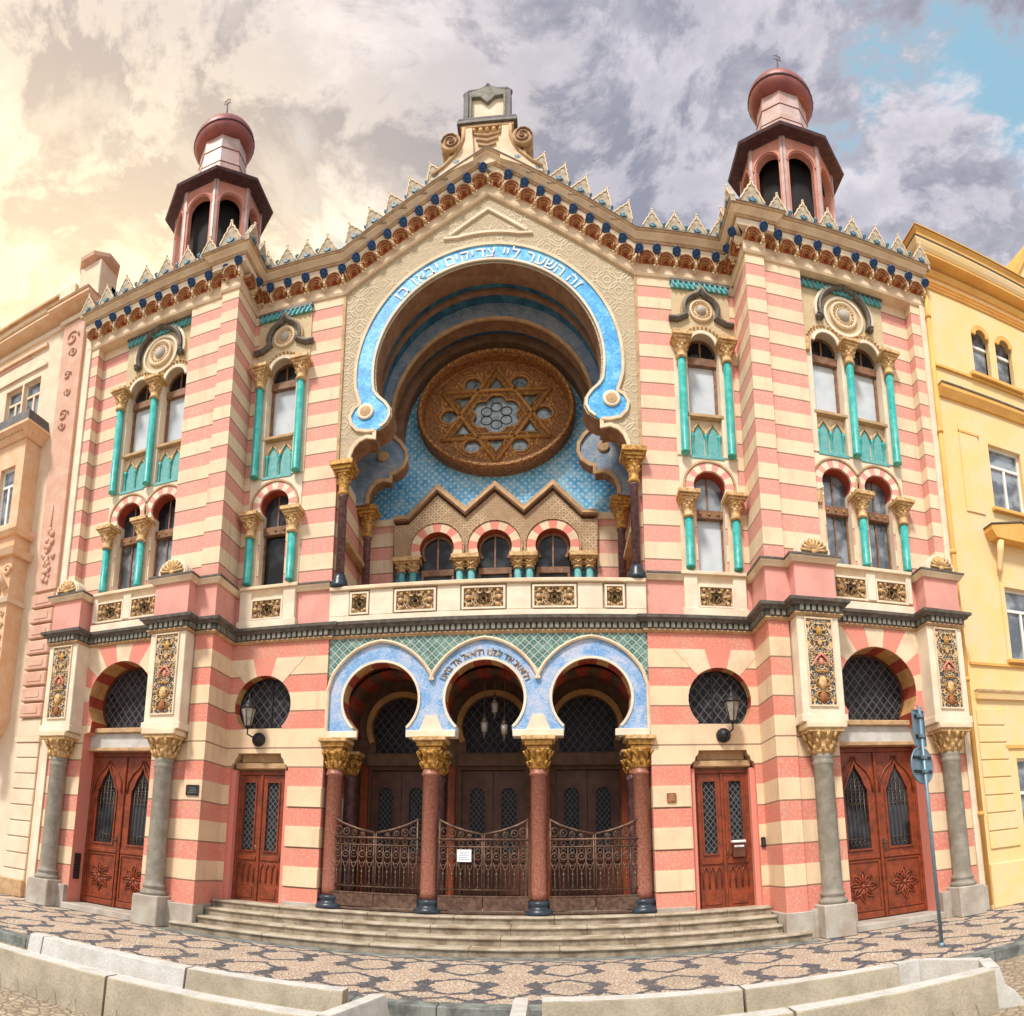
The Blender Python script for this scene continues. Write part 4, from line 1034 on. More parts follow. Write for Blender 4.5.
# columns of the arcade
def arcade_column(X, y, shaft, rad=.165, zb=.60, top_=3.99, base='black_stone', w=.62):
    b = MB()
    b.lathe([(rad * 1.75, zb), (rad * 1.78, zb + .05), (rad * 1.6, zb + .10), (rad * 1.25, zb + .13), (rad * 1.25, zb + .17), (rad * 1.4, zb + .21), (rad * 1.2, zb + .26)], X, y, base, 24)
    b.lathe([(rad * 1.02, zb + .2601), (rad, zb + .4), (rad * .94, 3.22), (rad * 1.1, 3.24), (rad * 1.1, 3.28), (rad * .98, 3.30), (rad * .98, 3.36)], X, y, shaft, 26)
    c = b.build('column', SY)
    b = MB(); z = 3.3601; h = top_ - z
    b.lathe([(rad * .98, z), (rad * 1.15, z + .03), (rad * 1.05, z + h * .25), (rad * 1.25, z + h * .45), (rad * 1.6, z + h * .55)], X, y, 'gold', 20)
    for row, (f, k_) in enumerate([(.12, 8), (.34, 8), (.46, 10)]):
        for k in range(k_):
            a = 2 * PI * (k + .5 * row) / k_; r0 = rad * (1.08 + .2 * row)
            b.tube([(X + r0 * math.cos(a), y + r0 * math.sin(a), z + h * f - .03), (X + (r0 + .025) * math.cos(a), y + (r0 + .025) * math.sin(a), z + h * f + .05), (X + (r0 + .06) * math.cos(a), y + (r0 + .06) * math.sin(a), z + h * f + .07)], [.03, .034, .018], 'gold', 6)
    for k, (ww, a0, a1) in enumerate([(.66, .56, .70), (.80, .701, .86), (1.0, .861, 1.0)]):
        b.box(X - w * ww / 2, X + w * ww / 2, y - w * ww / 2, y + w * ww / 2, z + h * a0, z + h * a1, 'gold' if k < 2 else 'gold_cream', .012)
    b.build('capital', c)
for X in (-3.05, -1.06, 1.06, 3.05): arcade_column(X, 0.16, 'red_granite', w=.66 if abs(X) < 2 else .60)
for X in (-3.02, -1.06, 1.06, 3.02): arcade_column(X, 1.15, 'purple_marble', .13, .60, 3.86, 'black_stone', .5)
# porch: floor, striped vaults, rear wall with doors and fanlights
b = MB(); b.box(-3.55, 3.55, .0, 2.74, .3, .59, 'step_stone'); b.build('porch_floor', SY)
b = MB()
for c in AC:
    n = 14
    for i in range(n):
        a0, a1 = -20 + 220 * i / n, -20 + 220 * (i + 1) / n
        b.prism(arc(c, 4.66, .90, a0, a1, 3) + arc(c, 4.66, 1.0, a1, a0, 3), 1.0, 1.30, 'red_soffit' if i % 2 else 'porch_brown_shaded')
        b.prism(arc(c, 4.72, 1.03, a0, a1, 3) + arc(c, 4.72, 1.08, a1, a0, 3), .43, 2.2, 'red_soffit' if i % 2 else 'porch_brown_shaded')
b.box(-3.5, 3.5, .43, 2.3, 5.9, 6.1, 'porch_brown_shaded'); b.build('porch_vault', SY)
for s in (-1, 1):
    b = MB(); b.box(s * 3.30, s * 3.55, .43, 2.74, .5, 6.1, 'stripes'); b.build('porch_side_wall', SY)
b = MB()
hs = []
for c in AC:
    hs.append(arch_hole(c, 4.02, 4.62, .70, .62, 20)); hs.append(rect(c - .72, c + .72, .60, 3.62))
b.prism(rect(-3.3, 3.3, .55, 6.1), 2.2, 2.42, 'porch_brown_shaded', hs); b.build('porch_rear_wall', SY)
b = MB()
for c in AC:
    b.band(arc(c, 4.62, .72, 208, -28, 24)[::-1], [(0, 2.10), (0, 2.2), (.12, 2.2), (.12, 2.10)], 'tan_soffit')
    b.box(c - .8, c + .8, 2.05, 2.2, 3.70, 3.98, 'porch_brown_shaded', .01)
b.build('porch_rear_moulding', SY)
for c in AC:
    b = MB(); b.prism(arch_hole(c, 4.0, 4.62, .70, .63, 20), 2.36, 2.40, 'quarry_glass'); b.build('fanlight', SY)
    for q in (-1, 1):
        lx = c + q * .36; b = MB(); gl = arch_hole(lx, 1.75, 3.05, .17, .17, 10)
        b.prism(rect(lx - .355, lx + .355, .60, 3.61), 2.30, 2.36, 'dark_wood', [gl]); b.band(gl, [(0, 2.30), (0, 2.27), (.03, 2.27), (.03, 2.30)], 'dark_wood', closed=True)
        b.box(lx - .24, lx + .24, 2.275, 2.30, .85, 1.45, 'dark_wood', .02); b.box(lx - .33, lx + .33, 2.27, 2.30, 1.55, 1.65, 'dark_wood', .01)
        dr = b.build('door', SY)
        b = MB(); b.prism(gl, 2.34, 2.35, 'quarry_fine'); b.build('door_glass', dr)
for X in (-2.95, -1.2, 1.2, 2.95, -.92, .92):
    b = MB(); b.box(X - .09, X + .09, 2.0, 2.19, .6, 3.69, 'oak', .02); b.build('pilaster', SY)
# entrance steps
for k, (z, y, xw) in enumerate([(.60, -.26, 5.44), (.45, -.56, 5.44), (.30, -.86, 5.44), (.15, -1.16, 5.90)]):
    b = MB(); x = -xw; rnd = random.Random(3 + k)
    while x < xw - .01:
        L = min(rnd.uniform(1.3, 2.2), xw - x)
        if xw - x - L < .5: L = xw - x
        b.box(x + .003, x + L - .003, y - .025, .30 if z > .5 else y + .34, z - .045, z - (0.0 if z < .5 else 0.002), 'step_stone', .012); b.box(x + .003, x + L - .003, y + .01, .29 if z > .5 else y + .33, z - .15, z - .046, 'step_riser_shaded'); x += L
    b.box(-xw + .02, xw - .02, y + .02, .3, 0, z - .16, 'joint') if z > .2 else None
    b.build('step', SY)

# gates
def gate(c):
    r = empty('iron_gate', '', 'gate')
    hw = .86; y = .05
    b = MB(); b.box(c - hw, c - .01, y - .02, y + .02, .68, .92, 'iron'); b.box(c + .01, c + hw, y - .02, y + .02, .68, .92, 'iron')
    b.box(c - hw, c + hw, y - .03, y + .03, .921, .95, 'iron', .005); b.box(c - hw, c + hw, y - .025, y + .025, .62, .66, 'iron', .005)
    b.build('kick_panel', r)
    b = MB()
    for z, t in ((1.06, .010), (1.86, .018), (2.00, .026)): b.tube([(c - hw, y, z), (c + hw, y, z)], t, 'iron', 6)
    for q in (-1, 1): b.tube([(c + q * .02, y, 2.10), (c + q * .35, y, 2.17), (c + q * .65, y, 2.27), (c + q * hw, y, 2.38)], .024, 'iron', 6)
    b.build('rail', r)
    b = MB()
    xs = [-.84, -.02, .02, .84] + [q * t for q in (-1, 1) for t in (.17, .34, .51, .68)]
    for x in xs:
        zt = 2.10 + .28 * max(0, (abs(x) - .02)) / .84 if abs(x) > .8 or abs(x) < .03 else 1.86
        b.tube([(c + x, y, .94), (c + x, y, zt)], .017 if abs(x) > .8 or abs(x) < .03 else .010, 'iron', 6)
    b.build('bar', r)
    b = MB()
    def ring(cx, cz, rr, t=.009): b.tube([(cx + rr * math.cos(a), y, cz + rr * math.sin(a)) for a in [k * PI / 6 for k in range(12)]], t, 'iron', 5, closed=True)
    for q in (-1, 1):
        for t in (.255, .425, .595, .765, .10):
            X = c + q * t
            ring(X, 1.68, .062, .014 if t in (.255, .595) else .010); ring(X, 1.48, .04); b.ball((X, y, 1.68), .020, 'bronze', 6); ring(X, 1.79, .04)
            b.tube([(X - .06, y, 1.56), (X - .03, y, 1.46), (X, y, 1.40), (X + .03, y, 1.46), (X + .06, y, 1.56)], .010, 'iron', 5)
            b.tube([(X, y, 1.40), (X, y, .95)], .008, 'iron', 5); b.ball((X, y, 1.34), .024, 'bronze', 6, 1.6); b.ball((X, y, 1.24), .016, 'bronze', 6)
            b.tube([(X - .05, y, 1.06), (X, y, 1.14), (X + .05, y, 1.06)], .007, 'iron', 5)
            ring(X, 1.93, .045)
            if t > .2:
                h = (2.05 + .26 * t) - 2.03; ring(X, 2.03 + h * .5, max(.025, h * .38), .010)
                b.tube([(X - .08, y, 2.03), (X - .03, y, 2.03 + h * .8), (X + .03, y, 2.03 + h * .4)], .008, 'iron', 5); b.ball((X, y, 2.03 + h * .5), .018, 'bronze', 6)
    b.build('scrollwork', r)
    return r
for c, t in zip(AC, ('scrolled iron gate under the leftmost arch of the porch', 'scrolled iron gate under the middle arch with a white notice on it', 'scrolled iron gate under the rightmost arch of the porch')):
    o_ = gate(c); o_['label'] = t; o_['group'] = 'iron gates between the porch columns'
b = MB(); b.box(-.49, -.22, -.005, .0, 1.58, 1.81, 'paper')
for k in range(5): b.box(-.45, -.26 - .03 * (k % 2), -.007, -.0052, 1.76 - k * .035, 1.768 - k * .035, 'ink')
tag(b.build('notice'), 'small white paper notice fixed to the middle iron gate', 'notice')
# hanging lanterns
def hang_lantern(x, y, z, top_, label):
    r = empty('hanging_lantern', label, 'lantern', (x, y, z), group='lanterns hanging in the middle arch')
    b = MB(); b.lathe([(.01, -.02), (.03, .0), (.02, .05), (.06, .12), (.075, .34), (.09, .36), (.05, .42), (.03, .50), (.012, .56)], 0, 0, 'bronze', 8); b.build('body', r)
    b = MB(); b.lathe([(.055, .13), (.07, .33)], 0, 0, 'lamp_glass', 8); 
    b.lathe([(.066, .13), (.081, .33)], 0, 0, 'lamp_glass', 8); b.build('glass', r)
    b = MB(); b.tube([(0, 0, .55), (0, 0, top_ - z)], .007, 'bronze', 5); b.build('chain', r)
hang_lantern(-.08, .9, 4.12, 5.9, 'bronze lantern hanging lowest at the left in the middle arch')
hang_lantern(.34, .9, 4.06, 5.9, 'bronze lantern hanging at the right in the middle arch')
hang_lantern(.13, 1.0, 4.55, 5.9, 'bronze lantern hanging higher between the other two in the middle arch')

# ---- balustrade of the loggia
b = MB()
b.box(-3.25, 3.25, -.10, .10, 6.43, 6.55, 'cream_pale', .01); b.box(-3.25, 3.25, -.16, .12, 7.10, 7.19, 'cream', .015); b.box(-3.24, 3.24, -.02, .08, 6.55, 7.099, 'cream_pale')
for x0, x1 in ((-3.25, -2.82), (-2.38, -1.88), (-.96, -.49), (.45, .93), (1.87, 2.37), (2.85, 3.25)):
    b.box(x0, x1, -.10, -.021, 6.551, 7.099, 'cream_pale', .01)
BL = b.build('balustrade', SY)
for X, w in ((-2.6, .34), (-1.42, .80), (-.02, .82), (1.40, .82), (2.61, .34)): fret_panel(X, -.075, 6.60, 7.03, w, BL, False)
b = MB(); b.box(-3.5, 3.5, .10, 2.74, 6.11, 6.7, 'arch_brown'); b.build('loggia_floor', SY)

# ---- the great horseshoe arch
ZC = 12.20
half = arc(0, ZC, 2.46, 90, -10, 30)                                  # right half from the crown
half += [(2.36, 11.66), (2.20, 11.50), (2.08, 11.30), (2.06, 11.10), (2.14, 10.93), (2.30, 10.82), (2.44, 10.79), (2.44, 10.63), (2.62, 10.67), (2.80, 10.60), (2.92, 10.46), (2.99, 10.28), (3.0, 10.06)]
hole = [(-x, z) for x, z in half[:0:-1]] + half     # left low -> crown -> right low
AP = 16.42
slope = 2.06 / 3.26
def spring_panel(y0, y1, mat, dz=0.0, xr=3.20, outer=None):
    pts = [(-3.26, 10.05 + dz)] + [(x, z + dz) for x, z in hole] + [(3.26, 10.05 + dz)]
    pts += outer if outer else []
    return pts
front = spring_panel(0, 0, '', outer=[(3.26, 14.36), (0, AP), (-3.26, 14.36)])
def fs_(li, i, mid): return 'arch_brown'
b = MB(); b.prism(front, 0.03, 0.50, 'arabesque', side=fs_); AR = b.build('great_arch', SY)
# stepped intrados
b = MB()
for k, (dy, dr) in enumerate([(.50, -.02), (.62, .03), (.74, .08)]):
    pass
b.prism([(-2.95, 10.05)] + [(x * 1.02, z + (.03 if z > 12 else 0)) for x, z in hole] + [(2.95, 10.05), (3.29, 10.05), (3.29, 14.3), (1.5, 15.4), (0, 16), (-1.5, 15.4), (-3.29, 14.3), (-3.29, 10.05)], .501, .60, 'arch_brown'); b.build('intrados_step', AR)
# blue mosaic band with scroll ends
bo = arc(0, ZC, 2.93, 90, -6, 30) + [(2.86, 11.70), (2.80, 11.52), (2.80, 11.47), (2.93, 11.40), (3.02, 11.22), (2.98, 11.02), (2.84, 10.86), (2.60, 10.80), (2.44, 10.80)]
bi = arc(0, ZC, 2.50, 90, -10, 30) + [(2.39, 11.64), (2.23, 11.48), (2.11, 11.30), (2.09, 11.12), (2.17, 10.95), (2.30, 10.85)]
poly = bo + bi[::-1]
# right half polygon incl. crown; mirrored for the left
b = MB(); b.prism(poly, .0, .029, 'blue_mosaic'); b.prism([(-x, z) for x, z in poly], .0, .029, 'blue_mosaic'); BB = b.build('mosaic_band', AR)
b = MB()
full_o = [(-x, z) for x, z in bo[:0:-1]] + bo; full_i = [(-x, z) for x, z in bi[:0:-1]] + bi
b.band(full_o, [(-.03, .028), (-.03, -.03), (.035, -.03), (.035, .028)], 'cream'); b.band(full_i, [(-.05, .028), (-.05, -.035), (0.0, -.035), (0.0, .028)], 'cream_pale')
for s in (-1, 1):
    b.lathe([(.13, .02), (.13, -.025), (.11, -.04), (.08, -.03), (.05, -.045), (.01, -.05)], s * 2.66, 0, 'tan_moulding', 20, 11.28, axis='y')
    b.lathe([(.19, .02), (.19, -.03), (.15, -.03)], s * 2.66, 0, 'cream_pale', 20, 11.28, axis='y')
    b.band([(s * x, z) for x, z in hole[-7:]] if s > 0 else [(-x, z) for x, z in hole[-7:]], [(-.04, .028), (-.04, -.02), (.04, -.02), (.04, .028)], 'cream')
b.build('band_edging', AR)
b = MB(); b.band(full_o[4:-12], [(-.20, .029), (-.20, .0), (-.10, -.01), (-.04, .01), (-.04, .029)] if False else [(.05, .029), (.05, .005), (.16, .005), (.16, .029)], 'cream'); b.build('cream_band', AR)
# second order behind, same shape
b = MB()
pts2 = [(-3.26, 9.80)] + [(x * .985, z - .24) for x, z in hole] + [(3.26, 9.80), (3.26, 14.4), (1.6, 15.4), (0, 15.9), (-1.6, 15.4), (-3.26, 14.4)]
b.prism(pts2, 1.30, 1.72, 'grey_blue_mosaic', side=fs_); b.build('arch_order', AR)
b = MB()
h2 = [(x * .985, z - .24) for x, z in hole]
b.band(h2, [(0.0, 1.299), (0.0, 1.25), (.08, 1.25), (.08, 1.299)], 'tan_moulding')
for s in (-1, 1):
    b.lathe([(.14, .0), (.14, -.03), (.11, -.05), (.08, -.035), (.01, -.06)], s * 2.58, 1.30, 'tan_moulding', 18, 11.0, axis='y')
b.build('order_edging', AR)
# vault zones between the orders
b = MB()
b.band(arc(0, ZC, 2.62, 190, -10, 46)[::-1], [(0, .60), (0.0, 1.30), (.12, 1.30), (.12, .60)], 'teal_vault')
b.band(arc(0, ZC - .02, 2.56, 190, -10, 46)[::-1], [(0, .86), (0.0, .98), (.10, .98), (.10, .86)], 'arch_brown')
b.band(arc(0, ZC - .1, 2.58, 190, -10, 46)[::-1], [(0, 1.72), (0.0, 2.42), (.12, 2.42), (.12, 1.72)], 'navy_vault')
b.band(arc(0, ZC - .05, 2.30, 190, -10, 46)[::-1], [(0, 2.10), (0.0, 2.42), (.30, 2.42), (.30, 2.10)], 'arch_brown')
b.build('loggia_vault', AR)
# rear wall, star tiled
b = MB(); b.box(-3.3, 3.3, 2.42, 2.60, 6.7, 15.9, 'star_tiles'); b.build('star_wall', SY)
b = MB()
for s in (-1, 1):
    b.box(s * 3.20, s * 3.55, .12, 2.32, 6.7, 10.04, 'stripes'); b.box(s * 2.45, s * 3.19, 2.12, 2.419, 6.7, 9.62, 'stripes')
    b.box(s * 3.19, s * 2.40, 2.06, 2.418, 9.621, 9.80, 'cream', .01)
for s in (-1, 1): b.box(s * 3.20, s * 3.55, .61, 2.40, 10.041, 14.2, 'grey_blue_mosaic')
b.build('loggia_side_wall', SY)
b = MB()
for s in (-1, 1): b.box(s * 3.0, s * 3.19, .2, 2.1, 8.35, 8.47, 'tan_moulding', .01)
b.build('impost_course', SY)
# loggia columns
def logcol(X, y, zt, cap_mat, w):
    b = MB()
    b.lathe([(.19, 7.19), (.20, 7.26), (.17, 7.30), (.17, 7.36), (.13, 7.44), (.12, 7.5)], X, y, 'black_stone', 16)
    b.lathe([(.095, 7.501), (.088, zt - .80), (.11, zt - .78), (.11, zt - .74)], X, y, 'purple_marble', 18); c = b.build('column', SY)
    b = MB(); capital(b, X, y, zt - .739, zt, .10, w, cap_mat); b.build('capital', c)
for s in (-1, 1):
    logcol(s * 3.08, -.02, 10.045, 'gold', .52); logcol(s * 2.98, 1.62, 9.86, 'gold', .50)

# triple window of the loggia with its zigzag gable
ya = 2.0; cs = [-1.36, 0.02, 1.40]
zz_line = [(-2.42, 9.70), (-2.06, 9.70), (-1.37, 10.42), (-.68, 9.78), (.02, 10.42), (.72, 9.78), (1.41, 10.42), (2.10, 9.70), (2.46, 9.70)]
out = [(-2.40, 8.72)]
for c in cs: out += [(c - .50, 8.72)] + arc(c, 8.92, .40, 200, -20, 22) + [(c + .50, 8.72)] if False else [(c - .36, 8.72)] + arc(c, 8.92, .41, 209, -29, 22) + [(c + .36, 8.72)]
out += [(2.44, 8.72)] + [(x, z - .12) for x, z in zz_line[::-1]]
def s3(li, i, mid): return 'red_soffit' if mid[1] < 9.4 and abs(mid[0]) < 2.3 else 'arabesque_tan'
b = MB(); b.prism(out, ya, ya + .41, 'arabesque_tan', side=s3); TW = b.build('zigzag_gable', SY)
b = MB(); b.band(zz_line[::-1], [(.12, ya + .3), (.12, ya - .03), (.06, ya - .03), (.05, ya - .08), (.0, ya - .12), (-.02, ya - .12), (-.02, ya + .3)], 'tan_moulding')
b.band([(x, z - .02) for x, z in zz_line[::-1]], [(-.035, ya + .3), (-.035, ya - .10), (-.005, ya - .10), (-.005, ya + .3)], 'arch_brown')
b.build('zigzag_moulding', TW)
for c in cs:
    b = MB(); n = 11
    for i in range(n):
        a0, a1 = -28 + i * 236 / n, -28 + (i + 1) * 236 / n
        b.prism(arc(c, 8.92, .415, a0, a1, 3) + arc(c, 8.92, .62, a1, a0, 3), ya - .02, ya - .001, 'pink' if i % 2 else 'cream')
    b.build('arch_band', TW)
    b = MB(); b.band(arc(c, 8.92, .64, 208, -28, 22)[::-1], [(0, ya - .045), (0, ya - .001), (.03, ya - .001), (.03, ya - .045)], 'arabesque_tan'); b.build('arch_moulding', TW)
    b = MB(); yg = ya + .22
    b.box(c - .40, c + .40, yg - .04, yg + .04, 8.30, 8.46, 'timber', .01); b.box(c - .40, c - .34, yg - .03, yg + .03, 7.3, 8.3, 'timber'); b.box(c + .34, c + .40, yg - .03, yg + .03, 7.3, 8.3, 'timber')
    b.band(arc(c, 8.92, .40, 215, -35, 20)[::-1], [(0, yg - .03), (0, yg + .03), (-.06, yg + .03), (-.06, yg - .03)], 'timber')
    b.box(c - .02, c + .02, yg - .02, yg + .02, 8.47, 9.3, 'timber')
    w = b.build('window', SY)
    b = MB(); b.box(c - .42, c + .42, yg + .01, yg + .03, 7.2, 9.36, 'dark_glass'); b.build('pane', w)
for X in (-2.08, -.67, .71, 2.12):
    c = None
    for dx in (-.14, .14):
        b = MB(); colonnette(b, X + dx, ya + .06, 7.2, 8.36, .085, 'turquoise_dull'); c = b.build('column', SY)
        b = MB(); capital(b, X + dx, ya + .06, 8.3601, 8.60, .09, .30, 'gold_cream'); b.build('capital', c)
    b = MB(); b.box(X - .33, X + .33, ya - .14, ya + .26, 8.601, 8.715, 'gold_cream', .012); b.build('impost_block', SY)
b = MB(); b.box(-2.44, 2.46, 2.0, 2.31, 6.7, 7.45, 'cream'); b.build('window_sill', SY)

# rose window
RX, RZ, RA, RB = 0.02, 12.58, 1.97, 1.64
def ell(r, n=64, a0=0, a1=360): return [(RX + r * RA * math.cos(math.radians(a0 + (a1 - a0) * k / n)), RZ + r * RB * math.sin(math.radians(a0 + (a1 - a0) * k / n))) for k in range(n)]
YR = 2.41
b = MB()
b.band(ell(1.0), [(0, YR), (0, YR - .34), (-.05, YR - .42), (-.13, YR - .40), (-.16, YR - .31), (-.17, YR - .12), (-.24, YR - .12), (-.26, YR - .06), (-.26, YR)], 'rose_brown', closed=True, smooth=False)
for k in range(56):
    a_ = 2 * PI * k / 56; b.ball((RX + RA * .955 * math.cos(a_), YR - .40, RZ + RB * .95 * math.sin(a_)), .045, 'gold', 6)
RW = b.build('rose_window', SY)
def EP(x, z): return (RX + x * RA * .86, RZ + z * RB * .86)
def star_pt(k, r): a = math.radians(90 + 60 * k); return (r * math.cos(a), r * math.sin(a))
holes = []
for k in range(6):
    a = math.radians(90 + 60 * k); c, s_ = math.cos(a), math.sin(a)
    # small triangle in each star point
    P3 = [(c * .72, s_ * .72), (c * .50 - s_ * .13, s_ * .50 + c * .13), (c * .50 + s_ * .13, s_ * .50 - c * .13)]
    holes.append([EP(*p) for p in P3])
    a2 = math.radians(60 + 60 * k); cc_ = (math.cos(a2) * .70, math.sin(a2) * .70)
    holes.append([EP(cc_[0] + .115 * math.cos(t), cc_[1] + .115 * math.sin(t)) for t in [j * PI / 8 for j in range(16)]])
hx = []
for j in range(48):
    t = 2 * PI * j / 48; r_ = .30 + .09 * abs(math.sin(3 * t)); hx.append(EP(r_ * math.cos(t), r_ * math.sin(t)))
holes.append(hx)
b = MB(); b.prism(ell(.90), YR - .10, YR - .04, 'rose_brown', holes); b.build('tracery', RW)
b = MB()
for q in (0, 1):
    T = [star_pt(2 * k + q, .93) for k in range(3)]
    for i in range(3):
        p, r_ = T[i], T[(i + 1) % 3]; a_, c_ = EP(*p), EP(*r_)
        for off, rad in ((0, .05),):
            b.tube([(a_[0], YR - .115, a_[1]), (c_[0], YR - .115, c_[1])], rad, 'rose_tan', 6)
        # inner parallel fillet
        m0 = (p[0] * .80, p[1] * .80); m1 = (r_[0] * .80, r_[1] * .80); a_, c_ = EP(*m0), EP(*m1)
        b.tube([(a_[0], YR - .105, a_[1]), (c_[0], YR - .105, c_[1])], .025, 'gold', 5)
for k in range(6):
    a2 = math.radians(60 + 60 * k); cc_ = (math.cos(a2) * .70, math.sin(a2) * .70)
    b.tube([(lambda e: (e[0], YR - .105, e[1]))(EP(cc_[0] + .14 * math.cos(t), cc_[1] + .14 * math.sin(t))) for t in [j * PI / 8 for j in range(16)]], .028, 'rose_tan', 6, closed=True)
for k in range(6):
    for e in (-1, 1):
        a = math.radians(60 + 60 * k + e * 15)
        b.ball((RX + math.cos(a) * RA * .72, YR - .10, RZ + math.sin(a) * RB * .72), .055, 'rose_tan', 7, 1, .5)
for k in range(12):
    a = math.radians(15 + 30 * k)
    for rr, t_ in ((.86, .035), (.80, .05), (.60, .04)):
        for e_ in (-1, 1):
            c_ = EP(rr * math.cos(a + e_ * .07), rr * math.sin(a + e_ * .07)); b.ball((c_[0], YR - .10, c_[1]), t_, 'rose_tan', 6, 1.2, .6)
for k in range(6):
    a = math.radians(30 + 60 * k + 30)
    p_ = [EP(r_ * math.cos(a + o_), r_ * math.sin(a + o_)) for r_, o_ in ((.50, 0), (.56, .10), (.66, .24), (.80, .22), (.88, .10), (.90, 0), (.88, -.10), (.80, -.22), (.66, -.24), (.56, -.10))]
    b.tube([(q[0], YR - .105, q[1]) for q in p_], .018, 'rose_tan', 5, closed=True)
b.tube([(p[0], YR - .11, p[1]) for p in hx], .025, 'rose_tan', 6, closed=True)
b.build('star_moulding', RW)
b = MB(); b.prism(ell(.92), YR - .03, YR - .005, 'rose_glass'); b.build('glass', RW)
b = MB()
for k in range(6):
    a = math.radians(30 + 60 * k); e = EP(.17 * math.cos(a), .17 * math.sin(a)); b.tube([(e[0] + .14 * math.cos(t), YR - .035, e[1] + .12 * math.sin(t)) for t in [j * PI / 6 for j in range(12)]], .012, 'iron_dark', 5, closed=True)
b.build('leading', RW)
# main inscription, gilded letters on the mosaic band
b = MB(); txt = 'זה השער לײ צדיקים יבאו בו'
wd = {' ': .55, 'י': .55, 'ו': .6, 'ז': .65, 'ן': .6, 'ײ': .9, 'ש': 1.15}
tot = sum(wd.get(c, 1.0) for c in txt); acc = 0
for ch in txt:
    w_ = wd.get(ch, 1.0); a = math.radians(41 + 98 * (acc + w_ / 2) / tot); acc += w_
    if ch == ' ': continue
    def pos(u, v, w, a=a, r0=2.595):
        rx, rz = math.cos(a), math.sin(a); tx, tz = math.sin(a), -math.cos(a)
        return (rx * (r0 + v) + tx * u, -.008 - w, ZC + rz * (r0 + v) + tz * u)
    text_into(b, ch, pos, .37, 'white', .010, .002)
b.build('inscription', AR)

# small triangular panel over the arch and frame lines of the gable field
b = MB()
b.band([(-.86, 15.42), (0, 16.02), (.86, 15.42)][::-1], [(0, .03), (0, -.02), (.06, -.02), (.06, .03)], 'cream_pale')
b.band([(-1.0, 15.40)] + arc(0, ZC, 3.27, 102, 78, 8) + [(1.0, 15.40)], [(0, .03), (0, -.02), (.05, -.02), (.05, .03)], 'cream_pale')
b.build('gable_panel_frame', AR)
b = MB(); b.band([(-3.26, 10.05), (-3.26, 14.36)], [(-.03, .03), (-.03, -.01), (.03, -.01), (.03, .03)], 'tan_moulding'); b.band([(3.26, 10.05), (3.26, 14.36)], [(-.03, .03), (-.03, -.01), (.03, -.01), (.03, .03)], 'tan_moulding'); b.build('frame_moulding', AR)

# ================================================================== EAVES
GX, GZ = 3.10, 14.35            # where the gable slopes start, foot of the frieze
gl_path = [(-5.50, GZ), (-3.26, GZ), (0, AP), (3.26, GZ), (5.50, GZ)]       # left to right in elevation
fr = [(0.0, 0), (0.0, -.03), (.06, -.05), (.10, -.03), (.24, -.03), (.26, -.06), (.30, -.06), (.30, 0)]
def elev_band(b, prof, mat):
    K = len(prof); N = len(gl_path)
    vs = [(x, y, z + o) for x, z in gl_path for o, y in prof]
    b.add(vs, [(i * K + k, i * K + (k + 1) % K, (i + 1) * K + (k + 1) % K, (i + 1) * K + k) for i in range(N - 1) for k in range(K)] + [tuple(range(K)), tuple((N - 1) * K + k for k in range(K))], mat)
b = MB()
elev_band(b, [(-.02, .30), (-.02, -.035), (.03, -.06), (.06, -.035), (.455, -.035), (.455, .30)], 'cream')
elev_band(b, [(.456, .30), (.456, -.20), (.60, -.21), (.60, .30)], 'cream_pale')
elev_band(b, [(.601, .30), (.601, -.24), (.64, -.25), (.66, -.24), (.66, .30)], 'tan_moulding')
elev_band(b, [(.661, .30), (.661, -.26), (.70, -.30), (.74, -.36), (.76, -.37), (.76, .30)], 'cream')
elev_band(b, [(.761, .30), (.761, -.39), (.80, -.41), (.80, .30)], 'tan_moulding')
elev_band(b, [(.801, .30), (.801, -.42), (.82, -.42), (.82, .30)], 'dark_moulding')
b.build('gable_cornice', SY)
def pav_path(s):
    p = [(5.50, .06), (5.50, YC), (5.93, YC), (5.93, YP), (9.98, YP)]
    return p if s > 0 else [(-x, y) for x, y in reversed(p)]
for s in (-1, 1):
    b = MB(); P = pav_path(s)
    def pb(prof, mat): b.band(P, prof, mat, plane='xy', base=0.0)
    pb([(-.3, GZ - .02), (.035, GZ - .02), (.06, GZ + .03), (.035, GZ + .06), (.035, GZ + .455), (-.3, GZ + .455)], 'cream')
    pb([(-.3, GZ + .456), (.20, GZ + .456), (.21, GZ + .60), (-.3, GZ + .60)], 'cream_pale')
    pb([(-.3, GZ + .601), (.24, GZ + .601), (.25, GZ + .64), (.24, GZ + .66), (-.3, GZ + .66)], 'tan_moulding')
    pb([(-.3, GZ + .661), (.26, GZ + .661), (.30, GZ + .70), (.36, GZ + .74), (.37, GZ + .76), (-.3, GZ + .76)], 'cream')
    pb([(-.3, GZ + .761), (.39, GZ + .761), (.41, GZ + .80), (-.3, GZ + .80)], 'tan_moulding')
    pb([(-.3, GZ + .801), (.42, GZ + .801), (.42, GZ + .82), (-.3, GZ + .82)], 'dark_moulding')
    b.build('pavilion_cornice', SY)
